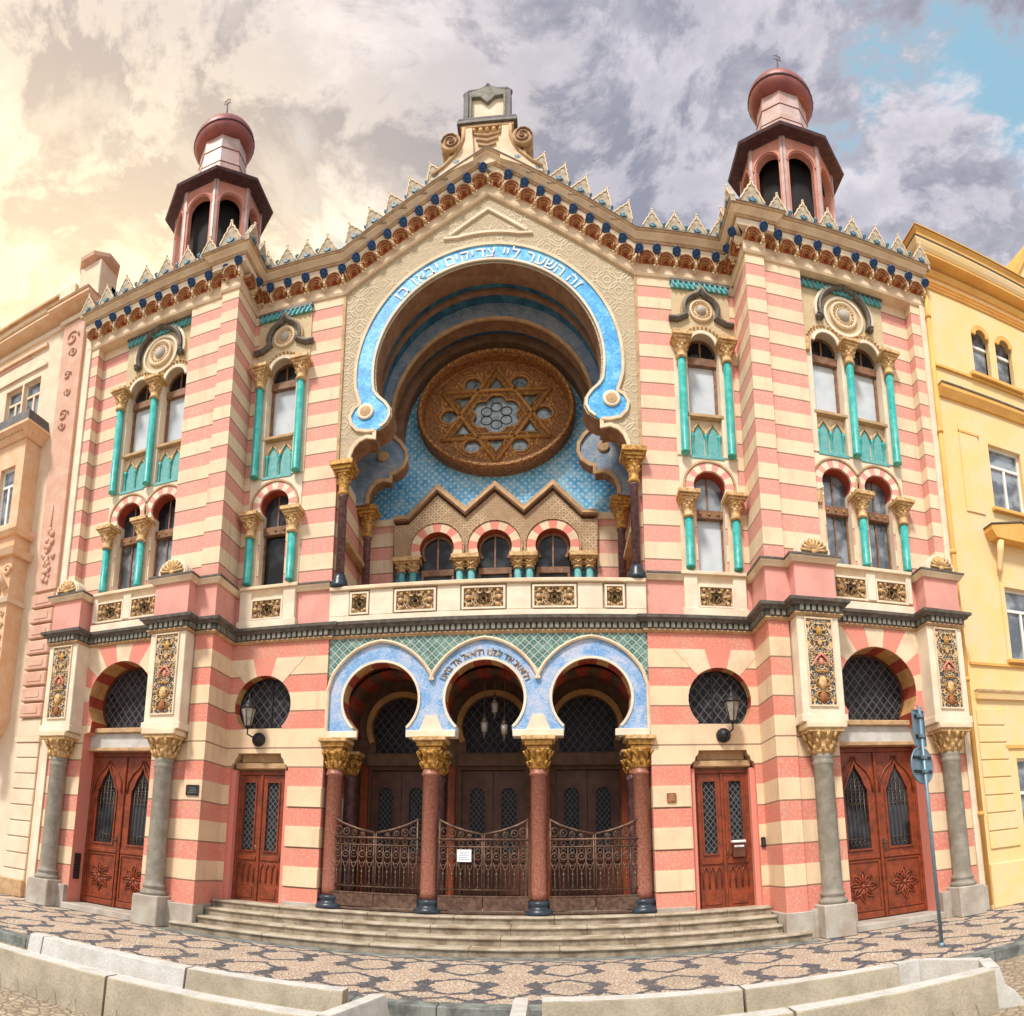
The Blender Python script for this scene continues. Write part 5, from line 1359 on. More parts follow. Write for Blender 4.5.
# corbels: ribbed brown scallop under a deep blue disc; built once, then copied
def make_corbel():
    b = MB()
    def ann(r0, r1, y0, mt, z0=0.0):
        b.prism(arc(0, z0, r0, 0, 180, 12) + (arc(0, z0, r1, 180, 0, 10) if r1 > 0 else []), y0, .0, mt)
    ann(.19, .165, -.195, 'tan_moulding'); ann(.164, .115, -.165, 'brown_corbel', -.001); ann(.114, .09, -.13, 'tan_soffit', -.002); ann(.089, .045, -.10, 'brown_corbel', -.003); ann(.044, 0, -.05, 'red_soffit', -.004)
    b.box(.192, .248, -.175, 0, -.05, .10, 'cream', .01)
    b.ball((.22, -.13, -.08), .036, 'gold_cream', 7); b.ball((.18, -.10, -.12), .026, 'cream', 6); b.ball((.26, -.10, -.12), .026, 'cream', 6); b.ball((.22, -.08, -.15), .024, 'cream', 6)
    c = b.build('corbel', SY)
    b = MB()
    b.lathe([(.09, .03), (.094, -.03), (.085, -.055), (.07, -.035), (.045, -.03), (.028, -.05), (.005, -.055)], 0, 0, 'deep_blue', 16, 0, axis='y')
    for i, v in enumerate(b.v):
        x, y, z = v; ca, sa = math.cos(.85), math.sin(.85); b.v[i] = (x + .22, y * ca - z * sa - .215, z * ca + y * sa + .205)
    d = b.build('blue_boss', c)
    return c, d
C0, D0 = make_corbel(); used = [False]
def put_corbel(x, y, z, rz=0.0, tilt=0.0):
    if not used[0]: c = C0; used[0] = True; d = D0
    else:
        c = C0.copy(); COL.objects.link(c); c.parent = SY
        d = D0.copy(); COL.objects.link(d); d.parent = c
    c.matrix_basis = Matrix.Translation((x, y, z)) @ Matrix.Rotation(rz, 4, 'Z') @ Matrix.Rotation(tilt, 4, 'Y')
zc0 = GZ + .275
for s in (-1, 1):
    for k in range(5): put_corbel(s * (3.50 + k * .445) - .0, -.03, zc0)
    L = math.hypot(3.26, AP - GZ); an = math.atan2(AP - GZ, 3.26)
    for k in range(9):
        t = (k + .5) / 9.0; x = s * 3.22 * (1 - t); z = GZ + (AP - GZ) * t
        put_corbel(x, -.03, z + .275, 0, s * an)
    for k in range(9): put_corbel(s * (6.02 + k * .465), YP - .03, zc0)
    put_corbel(s * 5.66, YC - .03, zc0)
    for k in range(2): put_corbel(s * 5.47, -.28 - k * .42, zc0, -s * PI / 2)

# cresting: stepped leaf merlons with blue cups, and small blue finials between
def make_merlon(wide=.46, h=.50):
    b = MB(); w = wide / 2
    L = [(-w, -.06), (-w, .08), (-w * .86, .14), (-w * .70, .20), (-w * .62, .26), (-w * .42, .30), (-w * .34, .37), (-w * .16, .40), (-w * .13, .45), (0, h)]
    out = L + [(-x, z) for x, z in L[-2::-1]]
    b.prism([(x, z) for x, z in out], -.05, .05, 'merlon_stone')
    b.band(out[1:-1], [(0, -.065), (0, -.05), (.025, -.05), (.025, -.065)], 'cream')
    b.ball((0, -.05, h), .03, 'cream', 6)
    m = b.build('merlon', SY)
    b = MB(); b.prism(arc(0, .11, .075, 180, 360, 8), -.085, -.051, 'crest_blue'); b.ball((0, -.065, .13), .02, 'deep_blue', 8); d = b.build('blue_cup', m)
    return m, d
M0, MD0 = make_merlon(); usedm = [False]
def put_merlon(x, y, z, rz=0.0, tilt=0.0, sc=1.0):
    if not usedm[0]: c = M0; usedm[0] = True
    else:
        c = M0.copy(); COL.objects.link(c); c.parent = SY
        d = MD0.copy(); COL.objects.link(d); d.parent = c
    c.matrix_basis = Matrix.Translation((x, y, z)) @ Matrix.Rotation(rz, 4, 'Z') @ Matrix.Rotation(tilt, 4, 'Y') @ Matrix.Scale(sc, 4)
b = MB(); b.lathe([(.018, 0), (.018, .12), (.05, .17), (.06, .20), (.03, .21)], 0, 0, 'crest_blue', 8); b.lathe([(.015, .21), (.008, .27)], 0, 0, 'pale_stone', 6)
F0 = b.build('cresting_finial', SY); usedf = [False]
def put_fin(x, y, z):
    if not usedf[0]: c = F0; usedf[0] = True
    else: c = F0.copy(); COL.objects.link(c); c.parent = SY
    c.location = (x, y, z)
zt = GZ + .82
def ztop(x): return GZ + (AP - GZ) * max(0, 1 - abs(x) / 3.26) + .82
for s in (-1, 1):
    for k in range(4):
        put_merlon(s * (3.62 + k * .50), -.33, zt); put_fin(s * (3.87 + k * .50), -.33, zt)
    for k in range(6):
        x = s * (2.95 - k * .46)
        put_merlon(x, -.32, ztop(x) + .01, 0, s * an * .62, 1.0)
        if k < 5: put_fin(x - s * .23, -.33, ztop(x - s * .23) - .02)
    for k in range(8): put_merlon(s * (5.62 + k * .60), YP - .33 if k else YC - .30, zt, 0, 0, 1.05 if k else 1.25)
    for k in range(7): put_fin(s * (5.92 + k * .60), YP - .33, zt)
    for k in range(2): put_merlon(s * 5.17, -.62 - k * .5, zt, -s * PI / 2, 0, 1.1)

# ---- crown of the gable: scrolls, pedestal, framed tablet
b = MB()
b.prism([(-.62, 17.08), (-.50, 17.14), (-.40, 17.35), (-.36, 17.65), (-.52, 17.80), (.52, 17.80), (.36, 17.65), (.40, 17.35), (.50, 17.14), (.62, 17.08), (.0, 16.9)], -.30, .30, 'cream')
for k in range(3): b.tube([(-.30 + .05 * k, -.32, 17.68 - .14 * k), (0, -.33, 17.60 - .14 * k), (.30 - .05 * k, -.32, 17.68 - .14 * k)], .025, 'tan_moulding', 6)
for k in range(7): b.ball((-.45 + .15 * k, -.32, 17.76), .06, 'gold_cream', 7)
b.box(-.60, .60, -.38, .30, 17.80, 17.88, 'tan_moulding', .01)
CRN = b.build('gable_crown', SY)
b = MB(); b.box(-.68, .68, -.42, .40, 17.881, 17.98, 'dark_moulding', .015); b.box(-.66, .66, -.40, .38, 17.981, 18.06, 'roof_metal', .02); b.build('crown_slab', CRN)
b = MB()
for s in (-1, 1):
    b.box(s * .42, s * .54, -.36, -.10, 18.06, 18.80, 'roof_metal', .015); b.box(s * .36, s * .419, -.33, -.12, 18.06, 18.76, 'dentil_grey', .01)
    b.tube([(s * .52, -.24, 18.82), (s * .42, -.24, 18.92), (s * .20, -.24, 18.94), (s * .06, -.24, 19.01), (0, -.24, 19.14)], [.07, .06, .05, .045, .02], 'roof_metal', 8)
b.prism([(-.50, 18.72), (-.30, 18.74), (-.16, 18.72), (-.05, 18.60), (0, 18.56), (.05, 18.60), (.16, 18.72), (.30, 18.74), (.50, 18.72), (.50, 18.84), (.20, 18.92), (0, 19.0), (-.20, 18.92), (-.50, 18.84)], -.30, -.12, 'dentil_grey')
b.build('tablet_frame', CRN)
b = MB(); b.box(-.40, .40, -.22, -.16, 18.06, 18.85, 'cream_pale'); b.build('tablet', CRN)
for s in (-1, 1):
    b = MB(); b.lathe([(.20, -.46), (.23, -.45), (.23, -.36), (.20, -.35), (.20, -.30), (.23, -.29), (.23, -.20), (.20, -.19), (.20, -.14), (.23, -.13), (.23, .10), (.2, .12)], s * .80, -.05, 'tan_moulding', 18, 17.34, axis='y')
    fil = [(s * 1.25, 16.50), (s * 1.22, 16.62), (s * .98, 16.80), (s * .74, 17.04), (s * .60, 17.26), (s * .53, 17.50), (s * .52, 17.76), (s * .34, 17.76), (s * .30, 17.2), (s * .30, 16.9)]
    b.prism(fil, -.40, -.10, 'cream'); b.tube([(x, -.40, z) for x, z in fil[1:7]], .045, 'tan_moulding', 6)
    b.tube([(s * .80 + s * (.20 - k * .0085) * math.cos(k * .62), -.525, 17.34 + (.20 - k * .0085) * math.sin(k * .62)) for k in range(20)], .020, 'arch_brown', 6); b.ball((s * .80, -.52, 17.34), .04, 'arch_brown', 8)
    b.build('scroll', CRN)

# ================================================================== BELFRY TURRETS
def turret(s):
    X, Y = s * 7.50, 1.1
    R8 = PI / 8
    r = .5
    b = MB()
    # octagonal chamber with an arched opening in every side
    Ro = 1.22; ap = Ro * math.cos(PI / 8); fw = 2 * Ro * math.sin(PI / 8)
    for k in range(8):
        a = PI / 4 * k; nx, ny = math.cos(a), math.sin(a)
        loc = MB(); hole_ = arch_hole(0, 17.05, 18.62, .33, .33, 12)
        loc.prism(rect(-fw / 2, fw / 2, 14.9, 19.35), -.0, .18, 'tower_pink', [hole_], lambda li, i, m_: 'tower_pink')
        loc.band(arch_hole(0, 17.05, 18.62, .36, .36, 12)[1:-1], [(0, -.03), (0, 0), (.05, 0), (.05, -.03)], 'tower_pink')
        loc.box(-.44, .44, -.05, .0, 16.90, 17.02, 'copper_brown', .01)
        loc.box(-fw / 2, -fw / 2 + .07, -.03, .0, 17.03, 19.3, 'neck_metal'); loc.box(fw / 2 - .07, fw / 2, -.03, .0, 17.03, 19.3, 'neck_metal')
        for (x, y, z) in loc.v: b.v.append((X + nx * (ap - y) - ny * x, Y + ny * (ap - y) + nx * x, z))
        o = len(b.v) - len(loc.v)
        for f, m_ in zip(loc.f, loc.m): b.f.append([o + q for q in f]); b.m.append(b.mi(loc.mats[m_])); b.sm.append(False)
    T = b.build('belfry_turret', SY)
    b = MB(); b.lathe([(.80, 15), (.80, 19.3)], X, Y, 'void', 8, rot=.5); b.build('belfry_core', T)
    b = MB(); b.lathe([(1.12, 19.22), (1.26, 19.28), (1.54, 19.30), (1.57, 19.36), (1.54, 19.40)], X, Y, 'eave_purple', 8, smooth=False, rot=.5); b.build('eave', T); b = MB()
    b.lathe([(1.54, 19.401), (1.25, 19.52), (.92, 19.75), (.80, 19.95)], X, Y, 'copper_brown', 8, smooth=False, rot=.5)
    b.build('turret_roof', T); b = MB()
    b.lathe([(1.26, 16.80), (1.34, 16.86), (1.24, 16.92)], X, Y, 'eave_purple', 8, smooth=False, rot=.5)
    b.build('sill_ring', T)
    b = MB(); b.lathe([(.82, 19.8), (.76, 20.2), (.70, 20.7), (.67, 21.1), (.66, 21.4)], X, Y, 'neck_metal', 8, smooth=False, rot=.5)
    for z, q in ((20.35, .748), (20.85, .698)): b.lathe([(q, z), (q + .012, z + .015), (q - .004, z + .03)], X, Y, 'copper_brown', 8, smooth=False, rot=.5)
    b.build('turret_neck', T)
    b = MB(); b.lathe([(.64, 21.28), (.76, 21.33), (.85, 21.43), (.885, 21.56), (.87, 21.70), (.78, 21.85), (.60, 21.99), (.38, 22.10), (.18, 22.18), (.09, 22.26)], X, Y, 'copper_brown', 28)
    b.lathe([(.889, 21.53), (.90, 21.56), (.889, 21.59)], X, Y, 'eave_purple', 28); b.build('dome', T)
    b = MB(); b.lathe([(.05, 22.2), (.12, 22.32), (.13, 22.40), (.08, 22.48), (.03, 22.54), (.015, 23.1)], X, Y, 'eave_purple', 12)
    for q in (0, 1):
        pts = [(X + .12 * math.cos(a), Y, 23.1 + .12 * math.sin(a)) for a in [PI / 2 + PI * q + 2 * PI / 3 * k for k in range(3)]]
        b.tube(pts, .009, 'bronze', 5, closed=True)
    b.build('star_finial', T)
    T.scale = (1, .87, 1); T.location = (0, 1.1 * .13, -.24)
both(turret)

# ================================================================== RIGHT NEIGHBOUR (yellow)
def win_rect(parent, cx, y, z0, z1, w, trim, frame='white', glass='street_glass', transom=.7):
    b = MB(); yg = y + .16
    b.band(rect(cx - w / 2, cx + w / 2, z0, z1), [(0, yg - .04), (0, yg + .04), (-.06, yg + .04), (-.06, yg - .04)], frame, closed=True)
    zt_ = z0 + (z1 - z0) * transom
    b.box(cx - w / 2, cx + w / 2, yg - .045, yg + .03, zt_ - .035, zt_ + .035, frame); b.box(cx - .035, cx + .035, yg - .04, yg + .03, z0, zt_, frame)
    o = b.build('window', parent)
    b = MB(); b.box(cx - w / 2, cx + w / 2, yg + .005, yg + .02, z0, z1, glass); b.build('pane', o)
    b = MB()
    for q in (-1, 1):
        n = 6
        for k in range(n): b.box(cx + q * w * (.02 + .07 * k + .02), cx + q * w * (.02 + .07 * k + .07), yg + .03 + .01 * (k % 2), yg + .05, z0, z1, 'white') if k > 2 else None
    b.build('curtain', o)
    return o
RB = empty('apartment_house', 'yellow apartment house with arched attic windows adjoining the right end of the synagogue', 'building', (10.1, -.9, 0))
RBo = Vector((-10.1, .9, 0))
class MBO(MB):
    """mesh builder in world coordinates for parts of a thing that stands elsewhere"""
    off = Vector((0, 0, 0))
    def build(s, name, parent=None, mirror=False, loc=None, keep=False):
        s.v = [(a + s.off.x, b + s.off.y, c + s.off.z) for a, b, c in s.v]
        return _MB.build(s, name, parent, mirror, loc)
_MB = MB
def local(off, root):
    class L(MBO): pass
    L.off = off; L.root = root; return L
MB = local(RBo, RB)
YR_ = -.90; X0 = 10.06
b = MB(); hs = []
wx = [X0 + 1.95 + 3.1 * k for k in range(5)]
for x in wx:
    hs += [arch_hole(x - .38, 12.98, 14.12, .27, .27, 10), arch_hole(x + .38, 12.98, 14.12, .27, .27, 10), rect(x - .52, x + .52, 9.45, 11.15), rect(x - .55, x + .55, 5.62, 7.42), rect(x - .75, x + .75, 1.25, 3.25)]
b.prism(rect(X0, X0 + 16, 0.0, 15.6), YR_, YR_ + .45, 'yellow_wall', hs); b.build('facade_wall', RB)
b = MB(); b.box(X0 + .02, X0 + 16, YR_ + .46, 6, 0, 15.8, 'yellow_wall'); b.box(X0 + .03, X0 + 16, YR_ + .451, YR_ + .459, 0, 15.7, 'void'); b.build('rear_block', RB)
b = MB()
Pth = [(X0, YR_ + .6), (X0, YR_), (X0 + 16, YR_)]
for prof, mt in (([(-.2, 15.26), (.05, 15.26), (.08, 15.34), (.08, 15.42), (-.2, 15.42)], 'yellow_trim'), ([(-.2, 15.421), (.22, 15.54), (.28, 15.58), (.28, 15.64), (-.2, 15.64)], 'yellow_trim'),
                 ([(-.2, 15.641), (.29, 15.641), (.33, 15.72), (.36, 15.82), (.36, 15.88), (-.2, 15.88)], 'yellow_wall'), ([(-.2, 15.881), (.38, 15.881), (.38, 15.905), (-.2, 15.91)], 'dark_moulding'),
                 ([(-.2, 15.911), (.20, 15.911), (.22, 16.16), (.28, 16.26), (-.2, 16.28)], 'yellow_trim'), ([(-.2, 16.281), (.30, 16.281), (.30, 16.305), (-.2, 16.32)], 'yellow_trim')):
    b.band(Pth, prof, mt, plane='xy')
b.build('cornice', RB)
b = MB()
Pt = [(X0, YR_), (X0 + 16, YR_)]
for z in (14.90, 15.0, 15.10): b.band(Pt, [(-.02, z), (.03, z), (.045, z + .03), (.03, z + .05), (-.02, z + .05)], 'yellow_trim', plane='xy')
b.band(Pt, [(-.02, 12.80), (.06, 12.80), (.06, 12.86), (-.02, 12.86)], 'yellow_trim', plane='xy')
b.band([(X0 + .10, YR_), (X0 + 16, YR_)], [(-.02, 12.02), (.06, 12.02), (.16, 12.20), (.16, 12.30), (-.02, 12.30)], 'yellow_trim', plane='xy')
b.band([(X0 + .10, YR_), (X0 + 16, YR_)], [(-.02, 12.301), (.18, 12.301), (.18, 12.34), (-.02, 12.34)], 'dark_moulding', plane='xy')
b.band([(X0 + .15, YR_), (X0 + 16, YR_)], [(-.02, 5.42), (.05, 5.42), (.05, 5.48), (-.02, 5.48)], 'yellow_trim', plane='xy')
b.band([(X0 + .20, YR_), (X0 + 16, YR_)], [(-.02, 4.62), (.08, 4.62), (.12, 4.78), (-.02, 4.78)], 'yellow_wall', plane='xy'); b.band([(X0 + .20, YR_), (X0 + 16, YR_)], [(-.02, 4.781), (.14, 4.781), (.14, 4.83), (-.02, 4.83)], 'tan_moulding', plane='xy')
b.build('string_course', RB)
b = MB()
for k in range(16):
    x = X0 + .18
    for j in range(9):
        z = 4.40 - j * .395
        if z - .37 < 1.1: continue
        x1 = X0 + .95 + .01 * j
        if k == 0: b.box(X0 + .18, x1, YR_ - .035, YR_ - .001, z - .37, z, 'yellow_wall', .012)
        elif k < 6 and k > 0:
            xx = X0 + .2 + 3.1 * k; b.box(xx - .75, xx + .75, YR_ - .035, YR_ - .001, z - .37, z, 'yellow_wall', .012)
b.box(X0 + .1, X0 + 16, YR_ - .05, YR_ - .001, 0, .95, 'yellow_wall', .02); b.build('rustication', RB)
b = MB(); b.box(X0 + .9, X0 + 16, YR_ - .04, YR_ - .001, 3.48, 3.56, 'yellow_trim'); b.build('band', RB)
b = MB(); b.box(X0 + .55, X0 + 1.1, YR_ - .03, YR_ - .001, 9.2, 11.45, 'yellow_wall'); b.box(X0 + .55, X0 + 1.15, YR_ - .045, YR_ - .001, 11.22, 11.27, 'yellow_trim'); b.build('lesene', RB)
for i, x in enumerate(wx):
    for q in (-1, 1):
        cx = x + q * .38; b = MB(); yg = YR_ + .18
        b.band(arch_hole(cx, 12.98, 14.12, .27, .27, 12), [(0, yg - .04), (0, yg + .04), (.05, yg + .04), (.05, yg - .04)], 'white', closed=True); b.box(cx - .27, cx + .27, yg - .05, yg + .03, 13.86, 13.93, 'white')
        w = b.build('window', RB); b = MB(); b.prism(arch_hole(cx, 12.98, 14.12, .27, .27, 12), yg + .01, yg + .02, 'street_glass'); b.build('pane', w)
        b = MB(); b.band(arc(cx, 14.12, .28, 0, 180, 12)[::-1], [(0, YR_ - .05), (0, YR_), (.12, YR_), (.12, YR_ - .05)], 'yellow_trim'); b.build('arch_moulding', RB)
    b = MB(); b.box(x - .85, x + .85, YR_ - .14, YR_, 12.87, 12.97, 'yellow_trim', .01); b.box(x - .62, x + .62, YR_ - .12, YR_, 9.35, 9.44, 'yellow_trim', .01); b.box(x - .70, x + .70, YR_ - .12, YR_, 5.52, 5.61, 'yellow_trim', .01); b.build('sill', RB)
    win_rect(RB, x, YR_, 9.45, 11.15, 1.04, None); win_rect(RB, x, YR_, 5.62, 7.42, 1.10, None); win_rect(RB, x, YR_, 1.25, 3.25, 1.50, None, transom=.6)
    b = MB()
    b.prism([(x - .82, 8.52), (x + .82, 8.52), (x + .95, 8.70), (x + .95, 8.80), (x, 9.02), (x - .95, 8.80), (x - .95, 8.70)], YR_ - .32, YR_, 'yellow_trim'); b.prism([(x - .97, 8.81), (x, 9.035), (x + .97, 8.81), (x + .97, 8.84), (x, 9.07), (x - .97, 8.84)], YR_ - .34, YR_, 'dark_moulding')
    for q in (-1, 1):
        b.tube([(x + q * .68, YR_ - .24, 8.48), (x + q * .68, YR_ - .2, 8.2), (x + q * .68, YR_ - .10, 7.85), (x + q * .68, YR_ - .12, 7.70)], [.09, .08, .06, .04], 'yellow_wall', 8)
    b.band(rect(x - .55, x + .55, 5.62, 7.42), [(.0, YR_ - .03), (0, YR_), (.12, YR_), (.12, YR_ - .03)], 'yellow_wall', closed=True)
    b.build('window_hood', RB)
b = MB(); b.tube([(X0 - .02, YR_ - .06, 15.6), (X0 - .02, YR_ - .06, .1)], .055, 'yellow_trim', 10)
for z in (2, 5, 8, 11, 14): b.lathe([(.07, z), (.075, z + .05), (.07, z + .1)], X0 - .02, YR_ - .06, 'yellow_trim', 10)
b.build('downpipe', RB)
b = MB(); b.prism([(12.9, 15.8), (16.5, 15.8), (16.5, 18.7), (15.0, 18.7), (14.0, 17.9)], YR_ + .2, YR_ + 1.6, 'yellow_wall'); b.band([(12.9, 15.9), (14.0, 17.95), (15.0, 18.75), (16.5, 18.75)][::-1], [(0, YR_ + .1), (0, YR_ + 1.7), (.14, YR_ + 1.7), (.14, YR_ + .1)], 'yellow_trim'); b.build('dormer', RB)

# ================================================================== LEFT NEIGHBOUR
LB = empty('apartment_house', 'cream and orange apartment house with a bay window and rose pilaster left of the synagogue', 'building', (-10.1, -.6, 0))
MB = local(Vector((10.1, .6, 0)), LB)
YL = -.60; XR = -10.03
b = MB(); hs = []
lw = [(-12.30, 13.18, 14.62, .34), (-13.05, 13.18, 14.62, .34), (-14.6, 13.18, 14.62, .34), (-15.35, 13.18, 14.62, .34)]
hs = [rect(x - w, x + w, z0, z1) for x, z0, z1, w in lw] + [rect(-12.75 - .5, -12.75 + .5, .9, 3.0), rect(-15.4 - .5, -15.4 + .5, .9, 3.0)]
b.prism(rect(-24, XR, 0, 16.2), YL, YL + .45, 'left_cream', hs); b.build('facade_wall', LB)
b = MB(); b.box(-24, XR - .01, YL + .46, 6, 0, 16.9, 'left_cream'); b.box(-24, XR - .02, YL + .451, YL + .459, 0, 16.1, 'void'); b.build('rear_block', LB)
b = MB(); b.box(-11.15, -10.38, YL - .10, YL - .001, 7.9, 15.72, 'left_rose', .01); p_ = b.build('pilaster', LB)
b = MB()
k = 0; z = 4.5
while z < 7.8:
    b.box(-11.17, -10.38, YL - .14, YL - .001, z, z + .36, 'left_rose', .025); b.box(-11.02, -10.53, YL - .155, YL - .141, z + .10, z + .26, 'left_rose'); z += .42
b.build('rusticated_pilaster', LB)
b = MB(); yy = YL - .12
def curl(cx, cz, R_, sgn, mat='left_rose', t=.03, turns=1.4): b.tube([(cx + sgn * R_ * (1 - k / 22) * math.cos(k * turns * 2 * PI / 18), yy, cz + R_ * (1 - k / 22) * math.sin(k * turns * 2 * PI / 18)) for k in range(18)], t, mat, 6)
curl(-10.78, 15.2, .24, 1); curl(-10.70, 14.75, .14, -1); curl(-10.82, 14.1, .13, 1); curl(-10.74, 13.55, .11, -1); curl(-10.80, 12.9, .17, 1); curl(-10.80, 12.55, .12, -1)
for i in range(26):
    rn = random.Random(i); b.ball((-10.79 + rn.uniform(-.24, .24) * (1 - abs(i - 12) / 18), yy, 8.1 + i * .055 + rn.uniform(-.1, .1)), rn.uniform(.04, .09), 'left_rose', 7, 1.2, .7)
b.tube([(-10.79, yy, 9.5), (-10.80, yy, 10.3)], .02, 'left_rose', 6); b.build('stucco_relief', LB)
b = MB()
for j in range(9):
    z = 3.85 - j * .40; b.box(-11.2 - .02 * (j % 2), -10.42, YL - .06, YL - .001, z - .375, z, 'left_cream', .014)
b.box(-11.25, -10.40, YL - .09, YL - .001, 3.86, 4.0, 'left_cream', .012); b.box(-11.2, -10.42, YL - .07, YL - .001, 4.001, 4.45, 'left_cream', .012); b.build('quoin', LB)
b = MB(); b.box(-24, -10.40, YL - .14, YL - .001, 0, .42, 'tan_moulding', .02); b.build('plinth', LB)
b = MB()
for prof, mt in (([(-.2, 15.75), (.06, 15.75), (.08, 15.86), (-.2, 15.86)], 'left_cream'), ([(-.2, 15.90), (.28, 16.06), (.36, 16.12), (.36, 16.20), (-.2, 16.20)], 'left_orange'), ([(-.2, 16.201), (.38, 16.201), (.40, 16.26), (-.2, 16.28)], 'tan_moulding')):
    b.band([(-24, YL), (-11.2, YL), (-11.2, YL - .08), (-10.3, YL - .08), (-10.05, YL - .08)], prof, mt, plane='xy')
b.box(-24, -11.5, YL + .1, YL + .4, 16.28, 17.0, 'left_cream'); b.box(-24, -11.2, YL + .0, YL + .45, 17.0, 17.09, 'tan_moulding', .01); b.box(-11.5, -10.9, YL - .1, YL + .5, 16.28, 17.0, 'left_cream', .01)
b.box(-24, -11.9, YL + .02, YL + .1, 16.5, 16.8, 'left_orange', .02)
b.build('cornice', LB)
b = MB(); X_, Y0_ = -10.42, YL + .3; b.box(X_ - .38, X_ + .38, Y0_ - .38, Y0_ + .38, 16.28, 17.35, 'left_cream', .02); b.lathe([(.40, 17.35), (.58, 17.42), (.60, 17.52), (.42, 17.62), (.12, 17.70), (.14, 17.80), (.06, 17.88)], X_, Y0_, 'left_rose', 8, smooth=False, rot=.5); b.build('corner_turret', LB)
b = MB(); b.lathe([(.22, 17.0), (.22, 17.55), (.30, 17.6), (.30, 17.7), (.05, 17.8)], -14.9, YL + .3, 'left_rose', 8, smooth=False, rot=.5); b.build('parapet_post', LB)
b = MB(); b.prism(arc(-13.4, 13.5, 2.1, 62, 118, 12) , YL - .03, YL - .001, 'left_rose'); b.band([(-14.4, 14.85), (-11.75, 14.85)][::-1], [(0, YL - .07), (0, YL), (.08, YL), (.08, YL - .07)], 'left_cream')
b.box(-14.4, -11.8, YL - .09, YL - .001, 15.45, 15.55, 'left_orange'); b.build('attic_relief', LB)
for x, z0, z1, w in lw: win_rect(LB, x, YL, z0, z1, w * 2, None, frame='left_cream')
for x in (-12.75, -15.4): win_rect(LB, x, YL, .9, 3.0, 1.0, None)
# orange bay window (oriel)
bx1 = -11.62; bx0 = -16.4; yo = YL - .60
b = MB(); hs = []
ow = [(-12.22, .29), (-12.92, .29), (-14.6, .33), (-15.4, .33)]
for x, w in ow: hs += [rect(x - w, x + w, 9.85, 11.55), rect(x - w, x + w, 4.75, 7.30)]
b.prism(rect(bx0, bx1, 4.5, 12.25), yo, yo + .35, 'left_orange', hs); b.box(bx1 - .34, bx1 - .0, yo + .351, YL, 4.5, 12.25, 'left_orange'); b.box(bx0, bx1 - .36, yo + .36, yo + .37, 4.55, 12.2, 'void'); O_ = b.build('oriel', LB)
for x, w in ow:
    win_rect(LB, x, yo, 9.85, 11.55, 2 * w, None); win_rect(LB, x, yo, 4.75, 7.30, 2 * w, None, frame='timber')
b = MB(); P_ = [(bx0, yo), (bx1, yo), (bx1, YL)]
for prof, mt in (([(-.1, 12.251), (.06, 12.251), (.20, 12.42), (.28, 12.5), (-.1, 12.5)], 'left_orange'), ([(-.1, 12.501), (.30, 12.501), (.30, 12.58), (-.1, 12.58)], 'left_orange'), ([(-.1, 12.581), (.26, 12.581), (.18, 12.95), (-.1, 12.97)], 'roof_metal'),
                 ([(-.1, 9.45), (.10, 9.45), (.18, 9.56), (.18, 9.64), (-.1, 9.66)], 'left_orange'), ([(-.1, 8.85), (.14, 8.85), (.22, 9.02), (-.1, 9.06)], 'left_orange'), ([(-.1, 7.55), (.08, 7.55), (.12, 7.66), (-.1, 7.7)], 'left_cream')):
    b.band(P_, prof, mt, plane='xy')
for z in range(12): b.box(bx1 + .02, bx1 + .20, yo + .04 + z * .0, yo + .1, 12.36, 12.44, 'left_orange') if z < 1 else None
for k in range(40): b.box(bx1 - .06 - k * .12, bx1 - k * .12, yo - .20, yo - .04, 12.38, 12.45, 'tan_moulding')
b.build('oriel_moulding', O_)
b = MB(); yy = yo - .03
for x0 in (-11.75, -14.0): 
    for i in range(9): curl(x0 - .02, 4.7 + i * .32, .09, 1 if i % 2 else -1, 'left_orange', .022)
b.tube([(-13.9, yy, 7.9), (-13.4, yy - .04, 8.5), (-12.75, yy - .04, 8.72), (-12.1, yy - .04, 8.5), (-11.75, yy - .02, 7.95)], [.06, .09, .10, .09, .12], 'left_orange', 8)
for i in range(22):
    rn = random.Random(i + 50); b.ball((-12.75 + rn.uniform(-.8, .8), yy, 8.15 + rn.uniform(-.25, .25)), rn.uniform(.04, .10), 'left_rose', 7)
curl(-11.72, 8.45, .16, 1, 'left_orange', .05)
b.build('oriel_relief', O_)
b = MB(); b.prism([(bx0, 4.5), (bx1, 4.5), (bx1 - .15, 4.1), (bx1 - .4, 3.85), (bx0, 3.85)], yo + .02, YL, 'left_orange')
b.tube([(-11.85, yo - .05, 4.6), (-11.85, yo - .1, 4.2), (-11.85, yo - .05, 3.8), (-11.85, yo, 3.45), (-11.85, yo, 3.2)], [.10, .16, .13, .10, .03], 'left_rose', 10)
for i in range(8): rn = random.Random(i); b.ball((-11.85 + rn.uniform(-.16, .16), yo - .1, 3.5 + i * .13), .07, 'left_orange', 7)
b.build('oriel_bracket', O_)
MB = _MB

